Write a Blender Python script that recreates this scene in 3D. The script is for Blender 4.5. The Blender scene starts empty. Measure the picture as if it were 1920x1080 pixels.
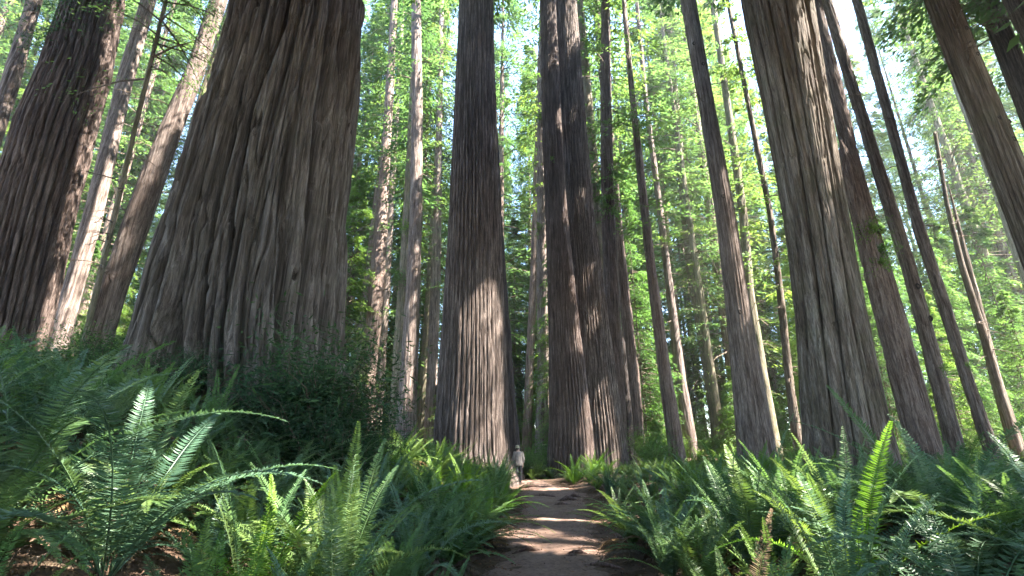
import bpy, bmesh, math, random
import numpy as np
from mathutils import Vector, Matrix

random.seed(7)
RNG = np.random.default_rng(11)
SC = bpy.context.scene
COL = SC.collection

# ------------------------------------------------------------------ camera
CAMH = 1.65
PITCH = math.radians(18.5)
FPX = 900.0
cam_d = bpy.data.cameras.new('camera')
cam_d.sensor_width = 36.0
cam_d.lens = 36.0 * FPX / 1920.0
cam_d.clip_start = 0.05
cam_d.clip_end = 3000.0
cam = bpy.data.objects.new('camera', cam_d)
COL.objects.link(cam)
cam.location = (0, 0, CAMH)
cam.rotation_euler = (math.radians(90) + PITCH, 0, 0)
SC.camera = cam

# ------------------------------------------------------------------ light
SUN_AZ = math.radians(108.0)      # clockwise from straight ahead
SUN_EL = math.radians(56.0)
SUN = np.array([math.sin(SUN_AZ) * math.cos(SUN_EL), math.cos(SUN_AZ) * math.cos(SUN_EL), math.sin(SUN_EL)])
W = bpy.data.worlds.new('World')
SC.world = W
W.use_nodes = True
nt = W.node_tree
nt.nodes.clear()
sky = nt.nodes.new('ShaderNodeTexSky')
sky.sky_type = 'NISHITA'
sky.sun_disc = False
sky.sun_elevation = SUN_EL
sky.sun_rotation = SUN_AZ
sky.air_density = 1.0
sky.dust_density = 0.4
sky.ozone_density = 2.0
bg = nt.nodes.new('ShaderNodeBackground')
bg.inputs['Strength'].default_value = 0.13
wo = nt.nodes.new('ShaderNodeOutputWorld')
nt.links.new(sky.outputs[0], bg.inputs['Color'])
nt.links.new(bg.outputs[0], wo.inputs['Surface'])
sl = bpy.data.lights.new('sun', 'SUN')
sl.energy = 5.0
sl.angle = math.radians(0.5)
sl.color = (1.0, 0.94, 0.84)
so = bpy.data.objects.new('sun', sl)
COL.objects.link(so)
so.rotation_euler = Vector(SUN).to_track_quat('Z', 'Y').to_euler()
so.location = tuple(SUN * 100)

SC.view_settings.view_transform = 'Standard'
SC.view_settings.look = 'None'
SC.view_settings.exposure = 3.78
SC.view_settings.gamma = 1.0
SC.render.engine = 'CYCLES'
SC.cycles.max_bounces = 6
SC.cycles.diffuse_bounces = 4
SC.cycles.glossy_bounces = 2
SC.cycles.transmission_bounces = 5
SC.cycles.transparent_max_bounces = 4
SC.cycles.use_denoising = True
SC.cycles.caustics_reflective = False
SC.cycles.caustics_refractive = False

# ------------------------------------------------------------------ maths
CT, ST = math.cos(PITCH), math.sin(PITCH)


def pix(px, py, Y):
    """world point at forward distance Y seen at photo pixel (px, py); also depth"""
    a = (px - 960.0) / FPX
    b = -(py - 540.0) / FPX
    t = Y / (CT - b * ST)
    return a * t, CAMH + t * (ST + b * CT), t


def sstep(a, b, x):
    u = np.clip((np.asarray(x, float) - a) / (b - a), 0, 1)
    return u * u * (3 - 2 * u)


_perm = np.random.default_rng(5).permutation(256)
_perm = np.concatenate([_perm, _perm, _perm])
_g = np.random.default_rng(6).normal(size=(256, 3))
_g /= np.linalg.norm(_g, axis=1)[:, None]


def perlin(x, y, z, seed=0):
    x = np.asarray(x, float) + seed * 17.13
    y = np.asarray(y, float) + seed * 5.71
    z = np.asarray(z, float) + seed * 9.37
    x, y, z = np.broadcast_arrays(x, y, z)
    xi, yi, zi = np.floor(x).astype(int), np.floor(y).astype(int), np.floor(z).astype(int)
    xf, yf, zf = x - xi, y - yi, z - zi
    u, v, w = [t * t * t * (t * (t * 6 - 15) + 10) for t in (xf, yf, zf)]
    xi, yi, zi = xi & 255, yi & 255, zi & 255
    out = 0.0
    for dx in (0, 1):
        wx = u if dx else 1 - u
        for dy in (0, 1):
            wy = v if dy else 1 - v
            for dz in (0, 1):
                wz = w if dz else 1 - w
                g = _g[_perm[_perm[_perm[(xi + dx) & 255] + ((yi + dy) & 255)] + ((zi + dz) & 255)]]
                out = out + wx * wy * wz * (g[..., 0] * (xf - dx) + g[..., 1] * (yf - dy) + g[..., 2] * (zf - dz))
    return out * 1.5


def path_center(y):
    return np.interp(y, [-10, 0, 7.4, 14.5, 20, 23, 26, 30, 40], [0.0, 0.15, 0.5, 1.25, 1.6, 1.45, 0.95, 0.8, 1.4])


def path_half(y):
    return np.interp(y, [-10, 7, 16, 20, 24, 27, 40], [0.95, 0.97, 1.02, 1.25, 0.9, 0.6, 0.5])


def ground_z(x, y):
    x = np.asarray(x, float)
    y = np.asarray(y, float)
    r = np.log1p(np.exp((y - 24.5) / 2.0)) * 2.0
    base = 0.042 * r
    base = np.where(base > 3.0, 3.0 + (base - 3.0) * 0.5, base)
    c, h = path_center(y), path_half(y)
    lx = (c - h) - x
    rx = x - (c + h)
    fade = 1 - 0.75 * sstep(15, 30, y)
    left = 2.35 * sstep(-0.15, 7.2, lx) + 0.045 * np.clip(lx - 7, 0, 60)
    right = 0.62 * sstep(-0.2, 3.0, rx) + 0.01 * np.clip(rx - 4, 0, 60)
    n = perlin(x * 0.35, y * 0.35, 0.0, 1) * 0.16 + perlin(x * 1.3, y * 1.3, 0.0, 2) * 0.05 + perlin(x * 4, y * 4, 0.0, 3) * 0.012
    base = base + 0.85 * np.exp(-(((x + 4.7) / 1.25) ** 2 + ((y - 10.7) / 1.2) ** 2)) + 0.35 * np.exp(-(((x + 7.3) / 1.3) ** 2 + ((y - 9.9) / 1.3) ** 2))
    off = sstep(-0.1, 0.8, np.maximum(lx, rx))
    return base + fade * (left + right) + n * (0.25 + 0.75 * off) + perlin(x * 0.05, y * 0.05, 0, 4) * 0.8 * sstep(30, 60, np.hypot(x, y))


def gz(x, y):
    return float(ground_z(x, y))


# chosen sunlit spots; canopy leaves between them and the sun are cut away: (x, y, z, radius)
LIT = []


def lit(px, py, Y, r):
    x, z, t = pix(px, py, Y)
    LIT.append((x, Y, z, r))


# patches on the path
for (x, y, r) in ((1.0, 14.6, .3), (1.6, 14.7, .3), (0.2, 10.7, .2), (1.3, 9.5, .24), (1.0, 22.0, .4), (1.4, 22.3, .3)):
    LIT.append((x, y, 0.05, r))
for (px, py, Y, r) in ((1075, 880, 24, 1.8), (1110, 876, 24.5, 2.0), (1140, 880, 24.5, 1.8),
                       (885, 690, 21.5, .4), (895, 730, 21.4, .45), (905, 770, 21.3, .5), (915, 810, 21.2, .5), (930, 850, 21.2, .5), (870, 640, 21.6, .3),
                       (915, 610, 21.6, .3), (945, 870, 21.5, .4),
                       (1128, 560, 28.2, .35), (1118, 480, 28.3, .25), (1150, 720, 28, .35), (1155, 770, 28, .4), (1160, 820, 28, .35), (1105, 330, 28.5, .2),
                       (1040, 250, 29, .3), (1050, 420, 29, .3),
                       (170, 400, 25, .7), (195, 330, 25, .6), (150, 450, 25, .7), (225, 220, 25, .4),
                       (80, 530, 15.5, .5), (70, 560, 15.4, .5), (130, 300, 15.6, .25), (140, 350, 15.6, .25), (110, 480, 15.6, .25),
                       (330, 200, 20, .6), (780, 640, 37.5, .6), (770, 700, 37.5, .7), (783, 300, 37.5, .6), (784, 120, 37.5, .6),
                       (1495, 180, 11.2, .16), (1500, 240, 11.2, .14), (1480, 120, 11.2, .14), (1440, 500, 11.3, .1),
                       (1620, 930, 4.6, .35), (1525, 850, 6.5, .3), (850, 800, 14, .7), (900, 850, 15, .6), (780, 820, 12.5, .5),
                       (1240, 860, 18, .7), (300, 900, 4.6, .3), (1330, 960, 6.0, .2), (620, 900, 5.0, .2)):
    lit(px, py, Y, r)
LITA = np.array(LIT)


def lit_mask(P, pad=0.0):
    """True where a canopy point would block one of the openings"""
    m = np.zeros(len(P), bool)
    for (x, y, z, r) in LITA:
        d = P - np.array([x, y, z])
        t = d @ SUN
        q = d - t[:, None] * SUN
        m |= (t > 1.5) & ((q * q).sum(1) < (r + pad + 0.012 * t) ** 2)
    return m


# ------------------------------------------------------------------ scene tree helpers
def obj(name, mesh, mat=None, parent=None, loc=(0, 0, 0)):
    o = bpy.data.objects.new(name, mesh)
    COL.objects.link(o)
    o.location = loc
    if parent is not None:
        o.parent = parent
    if mat is not None and len(mesh.materials) == 0:
        mesh.materials.append(mat)
    return o


def tag(o, label=None, cat=None, group=None, kind=None):
    if label:
        o['label'] = label
    if cat:
        o['category'] = cat
    if group:
        o['group'] = group
    if kind:
        o['kind'] = kind
    return o


def thing(name, label, cat, loc, rotz=0.0, group=None):
    o = bpy.data.objects.new(name, None)
    COL.objects.link(o)
    o.location = loc
    o.rotation_euler = (0, 0, rotz)
    o.empty_display_size = 0.2
    return tag(o, label, cat, group)


def copy_tree(o, loc, rotz, scale, label=None, group=None, rot=None):
    r = o.copy()
    COL.objects.link(r)
    r.location = loc
    r.rotation_euler = rot if rot is not None else (0, 0, rotz)
    r.scale = (scale,) * 3 if not hasattr(scale, '__len__') else scale
    if label:
        r['label'] = label
    if group:
        r['group'] = group
    for ch in list(o.children):
        c = ch.copy()
        COL.objects.link(c)
        c.parent = r
    return r


def mesh_np(name, V, F4, F3=None, smooth=False, tint=None, attr=None):
    me = bpy.data.meshes.new(name)
    V = np.asarray(V, np.float32)
    n4 = 0 if F4 is None else len(F4)
    n3 = 0 if F3 is None else len(F3)
    me.vertices.add(len(V))
    me.vertices.foreach_set('co', V.ravel())
    idx = []
    if n4:
        idx.append(np.asarray(F4, np.int32).ravel())
    if n3:
        idx.append(np.asarray(F3, np.int32).ravel())
    idx = np.concatenate(idx)
    me.loops.add(len(idx))
    me.loops.foreach_set('vertex_index', idx)
    me.polygons.add(n4 + n3)
    starts = np.concatenate([np.arange(n4) * 4, n4 * 4 + np.arange(n3) * 3]).astype(np.int32)
    tot = np.concatenate([np.full(n4, 4), np.full(n3, 3)]).astype(np.int32)
    me.polygons.foreach_set('loop_start', starts)
    try:
        me.polygons.foreach_set('loop_total', tot)
    except Exception:
        pass
    me.update(calc_edges=True)
    me.polygons.foreach_set('use_smooth', np.full(n4 + n3, bool(smooth)))
    if tint is not None:
        a = me.attributes.new('tint', 'FLOAT', 'FACE')
        a.data.foreach_set('value', np.asarray(tint, np.float32))
    me.validate()
    return me


class Acc:
    """collects quads (with a tint each) for one mesh"""

    def __init__(self):
        self.V, self.F, self.T, self.n = [], [], [], 0

    def add(self, V, F, tint=0.5):
        V = np.asarray(V, float).reshape(-1, 3)
        F = np.asarray(F, int).reshape(-1, 4)
        self.V.append(V)
        self.F.append(F + self.n)
        self.T.append(np.broadcast_to(np.asarray(tint, float), (len(F),)))
        self.n += len(V)

    def leaves(self, P, D, N, L, Wd, tint, cup=0.0):
        """elongated diamond leaves: base P, direction D, face normal N"""
        P, D, N = [np.asarray(a, float) for a in (P, D, N)]
        D = D / (np.linalg.norm(D, axis=1)[:, None] + 1e-9)
        S = np.cross(D, N)
        S /= (np.linalg.norm(S, axis=1)[:, None] + 1e-9)
        U = np.cross(S, D)
        L = np.broadcast_to(np.asarray(L, float), (len(P),))[:, None]
        Wd = np.broadcast_to(np.asarray(Wd, float), (len(P),))[:, None]
        m = P + D * L * 0.42
        V = np.stack([P, m + S * Wd * 0.5 + U * L * cup, P + D * L, m - S * Wd * 0.5 + U * L * cup], 1).reshape(-1, 3)
        F = np.arange(len(P) * 4).reshape(-1, 4)
        self.add(V, F, tint)

    def tube(self, pts, rad, k=5, tint=0.5):
        pts = np.asarray(pts, float)
        n = len(pts)
        rad = np.broadcast_to(np.asarray(rad, float), (n,))
        T = np.gradient(pts, axis=0)
        T /= (np.linalg.norm(T, axis=1)[:, None] + 1e-9)
        ref = np.where(np.abs(T[:, 2:3]) > 0.9, np.array([[1.0, 0, 0]]), np.array([[0, 0, 1.0]]))
        A = np.cross(T, ref)
        A /= (np.linalg.norm(A, axis=1)[:, None] + 1e-9)
        B = np.cross(T, A)
        th = np.arange(k) * 2 * math.pi / k
        V = pts[:, None, :] + rad[:, None, None] * (A[:, None, :] * np.cos(th)[None, :, None] + B[:, None, :] * np.sin(th)[None, :, None])
        i = np.arange(n - 1)[:, None] * k
        j = np.arange(k)[None, :]
        j2 = (j + 1) % k
        F = np.stack([i + j, i + j2, i + k + j2, i + k + j], -1).reshape(-1, 4)
        self.add(V.reshape(-1, 3), F, tint)

    def mesh(self, name, smooth=False):
        return mesh_np(name, np.concatenate(self.V), np.concatenate(self.F), smooth=smooth, tint=np.concatenate(self.T))


# ------------------------------------------------------------------ materials
def newmat(name):
    m = bpy.data.materials.new(name)
    m.use_nodes = True
    n = m.node_tree
    n.nodes.clear()
    o = n.nodes.new('ShaderNodeOutputMaterial')
    return m, n, o


def node(n, kind, **kw):
    nd = n.nodes.new(kind)
    for k, v in kw.items():
        if k in nd.inputs:
            nd.inputs[k].default_value = v
        else:
            setattr(nd, k, v)
    return nd


def ramp(n, fac, stops):
    r = n.nodes.new('ShaderNodeValToRGB')
    el = r.color_ramp.elements
    while len(el) < len(stops):
        el.new(0.5)
    for e, (p, c) in zip(el, stops):
        e.position = p
        e.color = (*c, 1) if len(c) == 3 else c
    n.links.new(fac, r.inputs['Fac'])
    return r.outputs['Color']


def mixc(n, fac, a, b, mode='MIX'):
    m = n.nodes.new('ShaderNodeMix')
    m.data_type = 'RGBA'
    m.blend_type = mode
    for sock, v in ((m.inputs[0], fac), (m.inputs[6], a), (m.inputs[7], b)):
        if hasattr(v, 'is_linked') or hasattr(v, 'links'):
            n.links.new(v, sock)
        elif isinstance(v, (int, float)):
            sock.default_value = v
        else:
            sock.default_value = (*v, 1) if len(v) == 3 else v
    return m.outputs[2]


def bark(name, dark, mid, light, moss=None, moss_amt=0.0, bump=0.5, sx=7.0, sz=0.5, soft=0.0):
    m, n, out = newmat(name)
    tc = node(n, 'ShaderNodeTexCoord')
    mp = node(n, 'ShaderNodeMapping')
    mp.inputs['Scale'].default_value = (1, 1, sz / sx)
    n.links.new(tc.outputs['Object'], mp.inputs['Vector'])
    n1 = node(n, 'ShaderNodeTexNoise', Scale=sx, Detail=6.0, Roughness=0.65, Distortion=0.4)
    n.links.new(mp.outputs[0], n1.inputs['Vector'])
    mp2 = node(n, 'ShaderNodeMapping')
    mp2.inputs['Scale'].default_value = (1, 1, 0.035)
    n.links.new(tc.outputs['Object'], mp2.inputs['Vector'])
    n2 = node(n, 'ShaderNodeTexNoise', Scale=sx * 7, Detail=4.0, Roughness=0.7)
    n.links.new(mp2.outputs[0], n2.inputs['Vector'])
    n3 = node(n, 'ShaderNodeTexNoise', Scale=0.7, Detail=4.0, Roughness=0.6)
    n.links.new(tc.outputs['Object'], n3.inputs['Vector'])
    c = ramp(n, n1.outputs['Fac'], [(0.34, dark), (0.48, mid), (0.66, light)])
    fib = ramp(n, n2.outputs['Fac'], [(0.36, (0.42, 0.40, 0.39)), (0.5, (0.95, 0.94, 0.93)), (0.66, (1.45, 1.43, 1.42))])
    c = mixc(n, 1.0 - soft, c, fib, 'MULTIPLY')
    big = ramp(n, n3.outputs['Fac'], [(0.3, (0.78, 0.74, 0.72)), (0.7, (1.15, 1.15, 1.15))])
    c = mixc(n, 1.0, c, big, 'MULTIPLY')
    if moss is not None:
        n4 = node(n, 'ShaderNodeTexNoise', Scale=1.6, Detail=5.0, Roughness=0.7)
        n.links.new(tc.outputs['Object'], n4.inputs['Vector'])
        f = ramp(n, n4.outputs['Fac'], [(0.45, (0, 0, 0)), (0.7, (moss_amt,) * 3)])
        c = mixc(n, f, c, moss)
    oi = node(n, 'ShaderNodeObjectInfo')
    var = ramp(n, oi.outputs['Random'], [(0.0, (0.88, 0.86, 0.86)), (1.0, (1.12, 1.1, 1.08))])
    c = mixc(n, 1.0, c, var, 'MULTIPLY')
    p = node(n, 'ShaderNodeBsdfPrincipled', Roughness=0.9)
    p.inputs['Specular IOR Level'].default_value = 0.2
    n.links.new(c, p.inputs['Base Color'])
    add = node(n, 'ShaderNodeMath', operation='ADD')
    n.links.new(n1.outputs['Fac'], add.inputs[0])
    n.links.new(n2.outputs['Fac'], add.inputs[1])
    b = node(n, 'ShaderNodeBump', Strength=bump, Distance=0.05)
    n.links.new(add.outputs[0], b.inputs['Height'])
    n.links.new(b.outputs[0], p.inputs['Normal'])
    n.links.new(p.outputs[0], out.inputs['Surface'])
    return m


def leafmat(name, c0, c1, trans=0.45, rough=0.5, spec=0.35, tcol=None, stem=None):
    m, n, out = newmat(name)
    at = node(n, 'ShaderNodeAttribute', attribute_name='tint')
    oi = node(n, 'ShaderNodeObjectInfo')
    c = mixc(n, at.outputs['Fac'], c0, c1)
    var = ramp(n, oi.outputs['Random'], [(0.0, (0.75, 0.85, 0.95)), (0.5, (1.0, 1.0, 1.0)), (1.0, (1.3, 1.12, 0.85))])
    c = mixc(n, 1.0, c, var, 'MULTIPLY')
    p = node(n, 'ShaderNodeBsdfPrincipled', Roughness=rough)
    p.inputs['Specular IOR Level'].default_value = spec * 0.6
    n.links.new(c, p.inputs['Base Color'])
    t = node(n, 'ShaderNodeBsdfTranslucent')
    tc = mixc(n, 1.0, c, tcol or (1.35, 1.38, 0.85), 'MULTIPLY')
    n.links.new(tc, t.inputs['Color'])
    mx = node(n, 'ShaderNodeMixShader')
    mx.inputs[0].default_value = trans
    n.links.new(p.outputs[0], mx.inputs[1])
    n.links.new(t.outputs[0], mx.inputs[2])
    n.links.new(mx.outputs[0], out.inputs['Surface'])
    return m


M = {}
M['giant'] = bark('giant_bark', (0.046, 0.036, 0.031), (0.120, 0.100, 0.088), (0.25, 0.222, 0.202), (0.10, 0.10, 0.06), 0.25, 0.9, 14, 0.45, 0.3)
M['core'] = bark('core_bark', (0.026, 0.019, 0.017), (0.082, 0.063, 0.054), (0.24, 0.20, 0.18), None, 0, 1.0, 13, 0.45)
M['grey'] = bark('grey_bark', (0.058, 0.042, 0.036), (0.150, 0.120, 0.105), (0.28, 0.24, 0.22), None, 0, 0.8, 9, 0.5)
M['red'] = bark('red_bark', (0.034, 0.024, 0.020), (0.090, 0.066, 0.057), (0.20, 0.160, 0.142), None, 0, 0.9, 11, 0.5)
M['rust'] = bark('rust_bark', (0.065, 0.043, 0.036), (0.155, 0.115, 0.097), (0.27, 0.22, 0.195), None, 0, 0.8, 10, 0.5)
M['moss'] = bark('moss_bark', (0.070, 0.060, 0.045), (0.15, 0.130, 0.095), (0.26, 0.225, 0.18), (0.10, 0.115, 0.05), 0.7, 0.8, 9, 0.5)
M['brown'] = bark('brown_bark', (0.045, 0.032, 0.025), (0.110, 0.085, 0.067), (0.22, 0.19, 0.165), (0.10, 0.10, 0.055), 0.35, 0.8, 8, 0.35)
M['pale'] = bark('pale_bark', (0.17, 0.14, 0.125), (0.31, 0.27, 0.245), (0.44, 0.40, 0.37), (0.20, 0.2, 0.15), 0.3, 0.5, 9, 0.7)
M['char'] = bark('charred_bark', (0.012, 0.010, 0.010), (0.030, 0.025, 0.023), (0.075, 0.06, 0.055), None, 0, 0.8, 9, 0.5)
M['twig'] = bark('twig_bark', (0.06, 0.045, 0.035), (0.11, 0.085, 0.065), (0.18, 0.15, 0.12), None, 0, 0.2, 20, 5)
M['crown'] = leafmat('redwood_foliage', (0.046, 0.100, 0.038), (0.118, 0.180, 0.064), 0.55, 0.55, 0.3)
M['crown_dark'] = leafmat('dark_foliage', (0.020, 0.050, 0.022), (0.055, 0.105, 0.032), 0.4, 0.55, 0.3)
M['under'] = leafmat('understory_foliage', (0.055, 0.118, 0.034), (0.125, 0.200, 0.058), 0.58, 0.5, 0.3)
M['fern'] = leafmat('fern_green', (0.052, 0.104, 0.038), (0.105, 0.172, 0.056), 0.38, 0.42, 0.5)
M['fern_blue'] = leafmat('fern_blue_green', (0.050, 0.098, 0.054), (0.095, 0.155, 0.078), 0.3, 0.40, 0.6)
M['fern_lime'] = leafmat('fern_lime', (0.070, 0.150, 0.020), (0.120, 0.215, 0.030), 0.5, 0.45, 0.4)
M['fern_dead'] = leafmat('fern_brown', (0.070, 0.049, 0.031), (0.160, 0.115, 0.072), 0.2, 0.8, 0.1, (1.1, 1.0, 0.8))
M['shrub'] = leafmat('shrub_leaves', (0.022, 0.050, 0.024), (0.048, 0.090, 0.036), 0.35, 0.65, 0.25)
M['litter'] = leafmat('litter_brown', (0.050, 0.028, 0.019), (0.20, 0.115, 0.075), 0.1, 0.8, 0.15, (1, 1, 1))


def soil_mat(name, c0, c1, c2, scale=1.0, bump=0.6):
    m, n, out = newmat(name)
    tc = node(n, 'ShaderNodeTexCoord')
    a = node(n, 'ShaderNodeTexNoise', Scale=0.9 * scale, Detail=8.0, Roughness=0.7)
    b = node(n, 'ShaderNodeTexNoise', Scale=14.0 * scale, Detail=6.0, Roughness=0.75)
    v = node(n, 'ShaderNodeTexVoronoi', Scale=38.0 * scale)
    for t in (a, b, v):
        n.links.new(tc.outputs['Object'], t.inputs['Vector'])
    c = ramp(n, a.outputs['Fac'], [(0.3, c0), (0.5, c1), (0.72, c2)])
    f = ramp(n, b.outputs['Fac'], [(0.3, (0.6, 0.58, 0.56)), (0.7, (1.35, 1.32, 1.3))])
    c = mixc(n, 1.0, c, f, 'MULTIPLY')
    s = ramp(n, v.outputs['Color'], [(0.82, (0, 0, 0)), (0.9, (0.6, 0.6, 0.6))])
    c = mixc(n, s, c, tuple(x * 0.45 for x in c0))
    p = node(n, 'ShaderNodeBsdfPrincipled', Roughness=0.95)
    p.inputs['Specular IOR Level'].default_value = 0.15
    n.links.new(c, p.inputs['Base Color'])
    ad = node(n, 'ShaderNodeMath', operation='ADD')
    n.links.new(b.outputs['Fac'], ad.inputs[0])
    n.links.new(a.outputs['Fac'], ad.inputs[1])
    bp = node(n, 'ShaderNodeBump', Strength=bump, Distance=0.04)
    n.links.new(ad.outputs[0], bp.inputs['Height'])
    n.links.new(bp.outputs[0], p.inputs['Normal'])
    n.links.new(p.outputs[0], out.inputs['Surface'])
    return m


M['ground'] = soil_mat('forest_floor', (0.045, 0.030, 0.022), (0.085, 0.055, 0.038), (0.13, 0.088, 0.06))
M['path'] = soil_mat('trodden_dirt', (0.112, 0.070, 0.053), (0.160, 0.106, 0.083), (0.215, 0.152, 0.124), 1.0, 0.5)

# ------------------------------------------------------------------ ground and path
def spaced(lo, hi, n, k, c=0.0):
    u = np.linspace(-1, 1, n)
    s = np.sinh(u * k) / math.sinh(k)
    return np.where(s < 0, c + s * (c - lo), c + s * (hi - c))


def grid_faces(nx, ny):
    i = np.arange(ny - 1)[:, None] * nx
    j = np.arange(nx - 1)[None, :]
    return np.stack([i + j, i + j + 1, i + nx + j + 1, i + nx + j], -1).reshape(-1, 4)


xs = spaced(-240, 240, 240, 4.8)
ys = spaced(-80, 260, 240, 4.6, 8.0)
X, Y = np.meshgrid(xs, ys)
Z = ground_z(X, Y)
me = mesh_np('ground', np.stack([X, Y, Z], -1).reshape(-1, 3), grid_faces(len(xs), len(ys)), smooth=True)
tag(obj('ground', me, M['ground']), 'brown forest floor under the ferns and redwoods', 'ground', kind='structure')

yy = np.linspace(-4, 26.6, 306)
tt = np.linspace(-1, 1, 41)
Yp, Tp = np.meshgrid(yy, tt, indexing='ij')
hw = path_half(Yp) * (1.0 + 0.16 * perlin(Yp * 0.9, np.sign(Tp) * 3.0, 0, 8) + 0.08 * perlin(Yp * 3.1, np.sign(Tp) * 3.0, 0, 9))
Xp = path_center(Yp) + Tp * hw
Zp = ground_z(Xp, Yp) + 0.02 - 0.045 * np.abs(Tp) ** 6 + perlin(Xp * 2.2, Yp * 2.2, 0, 10) * 0.03 + perlin(Xp * 7, Yp * 7, 0, 12) * 0.010
me = mesh_np('path', np.stack([Xp, Yp, Zp], -1).reshape(-1, 3), grid_faces(len(tt), len(yy)), smooth=True)
tag(obj('path', me, M['path']), 'bare trodden dirt footpath between the ferns', 'path', kind='structure')


# ------------------------------------------------------------------ trunks
def trunk_mesh(name, prof, H, nth, nzv, ztop_vis, zbot, amp, freq, flute=0.0, flute_f=0.7, stretch=0.12, seed=0, scar=None, lobes=None, twist=0.0, width=0.13, ridges=0, rexp=0.6, warp=1.0, trench=(0.04, 0.5)):
    """prof: rows (z, cx, r), local to the root at (0,0,0). Radial mesh with furrowed bark"""
    prof = np.array(sorted(prof))
    zv = np.linspace(zbot, ztop_vis, nzv)
    zt = np.linspace(ztop_vis, H, 22)[1:]
    z = np.concatenate([zv, zt])
    zl, zh = prof[0, 0], prof[-1, 0]
    cx = np.interp(z, prof[:, 0], prof[:, 1])
    r = np.interp(z, prof[:, 0], prof[:, 2])
    slope = (prof[-1, 1] - prof[-2, 1]) / (prof[-1, 0] - prof[-2, 0])
    up = z > zh
    cx[up] = prof[-1, 1] + slope * (z[up] - zh)
    r[up] = prof[-1, 2] * np.clip((H - z[up]) / (H - zh), 0.01, 1) ** 0.85
    lowm = z < zl
    r[lowm] = prof[0, 2] * (1 + 0.12 * np.clip(zl - z[lowm], 0, 3))
    k = np.array([1, 2, 3, 2, 1.0])
    k /= k.sum()
    for arr in (cx, r):
        arr[2:-2] = np.convolve(arr, k, 'valid')
    th = np.linspace(0, 2 * math.pi, nth, endpoint=False)
    TH, ZZ = np.meshgrid(th, z)
    RR = np.broadcast_to(r[:, None], TH.shape)
    r0 = float(np.median(r[:nzv]))
    tw = TH + twist * ZZ
    ux, uy = np.cos(tw) * r0, np.sin(tw) * r0
    wz = ZZ * stretch
    wx = perlin(ux * freq * 0.6, uy * freq * 0.6, wz * freq * 1.2, seed + 1) * 0.55
    n1 = perlin(ux * freq + wx, uy * freq + wx, wz * freq, seed + 2)
    n2 = perlin(ux * freq * 2.3 + wx, uy * freq * 2.3, wz * freq * 2.0, seed + 3)
    n3 = perlin(ux * freq * 5.5, uy * freq * 5.5, wz * freq * 4.0, seed + 4)
    h = -1.0 / (1 + (n1 / (width * 0.75)) ** 4) - 0.5 / (1 + (n2 / (width * 0.8)) ** 4) + 0.22 * n3 + 0.35 * n1
    if ridges:                                       # long interlacing ridges parted by deep furrows
        lx, ly = np.cos(TH) * r0, np.sin(TH) * r0
        ph = TH * ridges + warp * (3.4 * perlin(lx * 0.45, ly * 0.45, ZZ * 0.075, seed + 6) + 1.5 * perlin(lx * 1.3, ly * 1.3, ZZ * 0.15, seed + 7) + 0.5 * perlin(lx * 3, ly * 3, ZZ * 0.35, seed + 9))
        k2 = int(ridges * 1.6) + 1
        ph2 = TH * k2 + warp * (3.0 * perlin(lx * 0.6, ly * 0.6, ZZ * 0.10, seed + 8) + 1.5 * perlin(lx * 2, ly * 2, ZZ * 0.22, seed + 10))
        dep = 0.70 + 0.75 * perlin(lx * 1.1, ly * 1.1, ZZ * 0.10, seed + 11)
        dep2 = np.clip(0.15 + 1.3 * perlin(lx * 1.4, ly * 1.4, ZZ * 0.14, seed + 12), 0, 1)
        q1, q2 = np.abs(np.sin(ph / 2)), np.abs(np.sin(ph2 / 2))
        a1 = 0.72 * sstep(trench[0], trench[1], q1) + 0.28 * q1 ** rexp
        a2 = 0.72 * sstep(trench[0], trench[1], q2) + 0.28 * q2 ** rexp
        h = (a1 - 1) * np.clip(dep, 0.15, 1.3) + (a2 - 1) * 0.6 * dep2 + 0.10 * n3 + 0.10 * n2 - 0.18 / (1 + (n2 / 0.06) ** 4)
    vis = sstep(H, ztop_vis, ZZ) * 0.8 + 0.2
    R = RR + amp * h * vis
    if flute:
        f1 = perlin(np.cos(TH) * r0 * flute_f, np.sin(TH) * r0 * flute_f, ZZ * 0.05, seed + 5)
        low = 0.45 + 0.9 * np.exp(-np.clip(ZZ - zl, 0, None) / 3.0)
        R = R * (1 + flute * f1 * low)
    if lobes:
        for (t0, w_, a_, z0, z1) in lobes:            # vertical swell or groove
            d = (TH - t0 + math.pi) % (2 * math.pi) - math.pi
            R = R * (1 + a_ * np.exp(-(d / w_) ** 2) * sstep(z1, z0, ZZ))
    if scar:
        for (t0, w_, dep, z1, lean) in scar:            # hollow at the foot, narrowing upward
            hgt = np.clip((ZZ - zl) / z1, -0.5, 1)
            d = (TH - t0 - lean * hgt + math.pi) % (2 * math.pi) - math.pi
            wv = w_ * np.clip(1 - hgt, 0.02, 1.3) + 0.01
            R = R - dep * np.exp(-(d / wv) ** 4) * sstep(1.0, 0.75, hgt)
    Xc = cx[:, None] + R * np.cos(TH)
    Yc = R * np.sin(TH)
    V = np.stack([Xc, Yc, ZZ], -1).reshape(-1, 3)
    n = len(z)
    i = np.arange(n - 1)[:, None] * nth
    j = np.arange(nth)[None, :]
    j2 = (j + 1) % nth
    F = np.stack([i + j, i + j2, i + nth + j2, i + nth + j], -1).reshape(-1, 4)
    me = mesh_np(name, V, F, smooth=True)
    return me, (z, cx, r)


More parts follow.
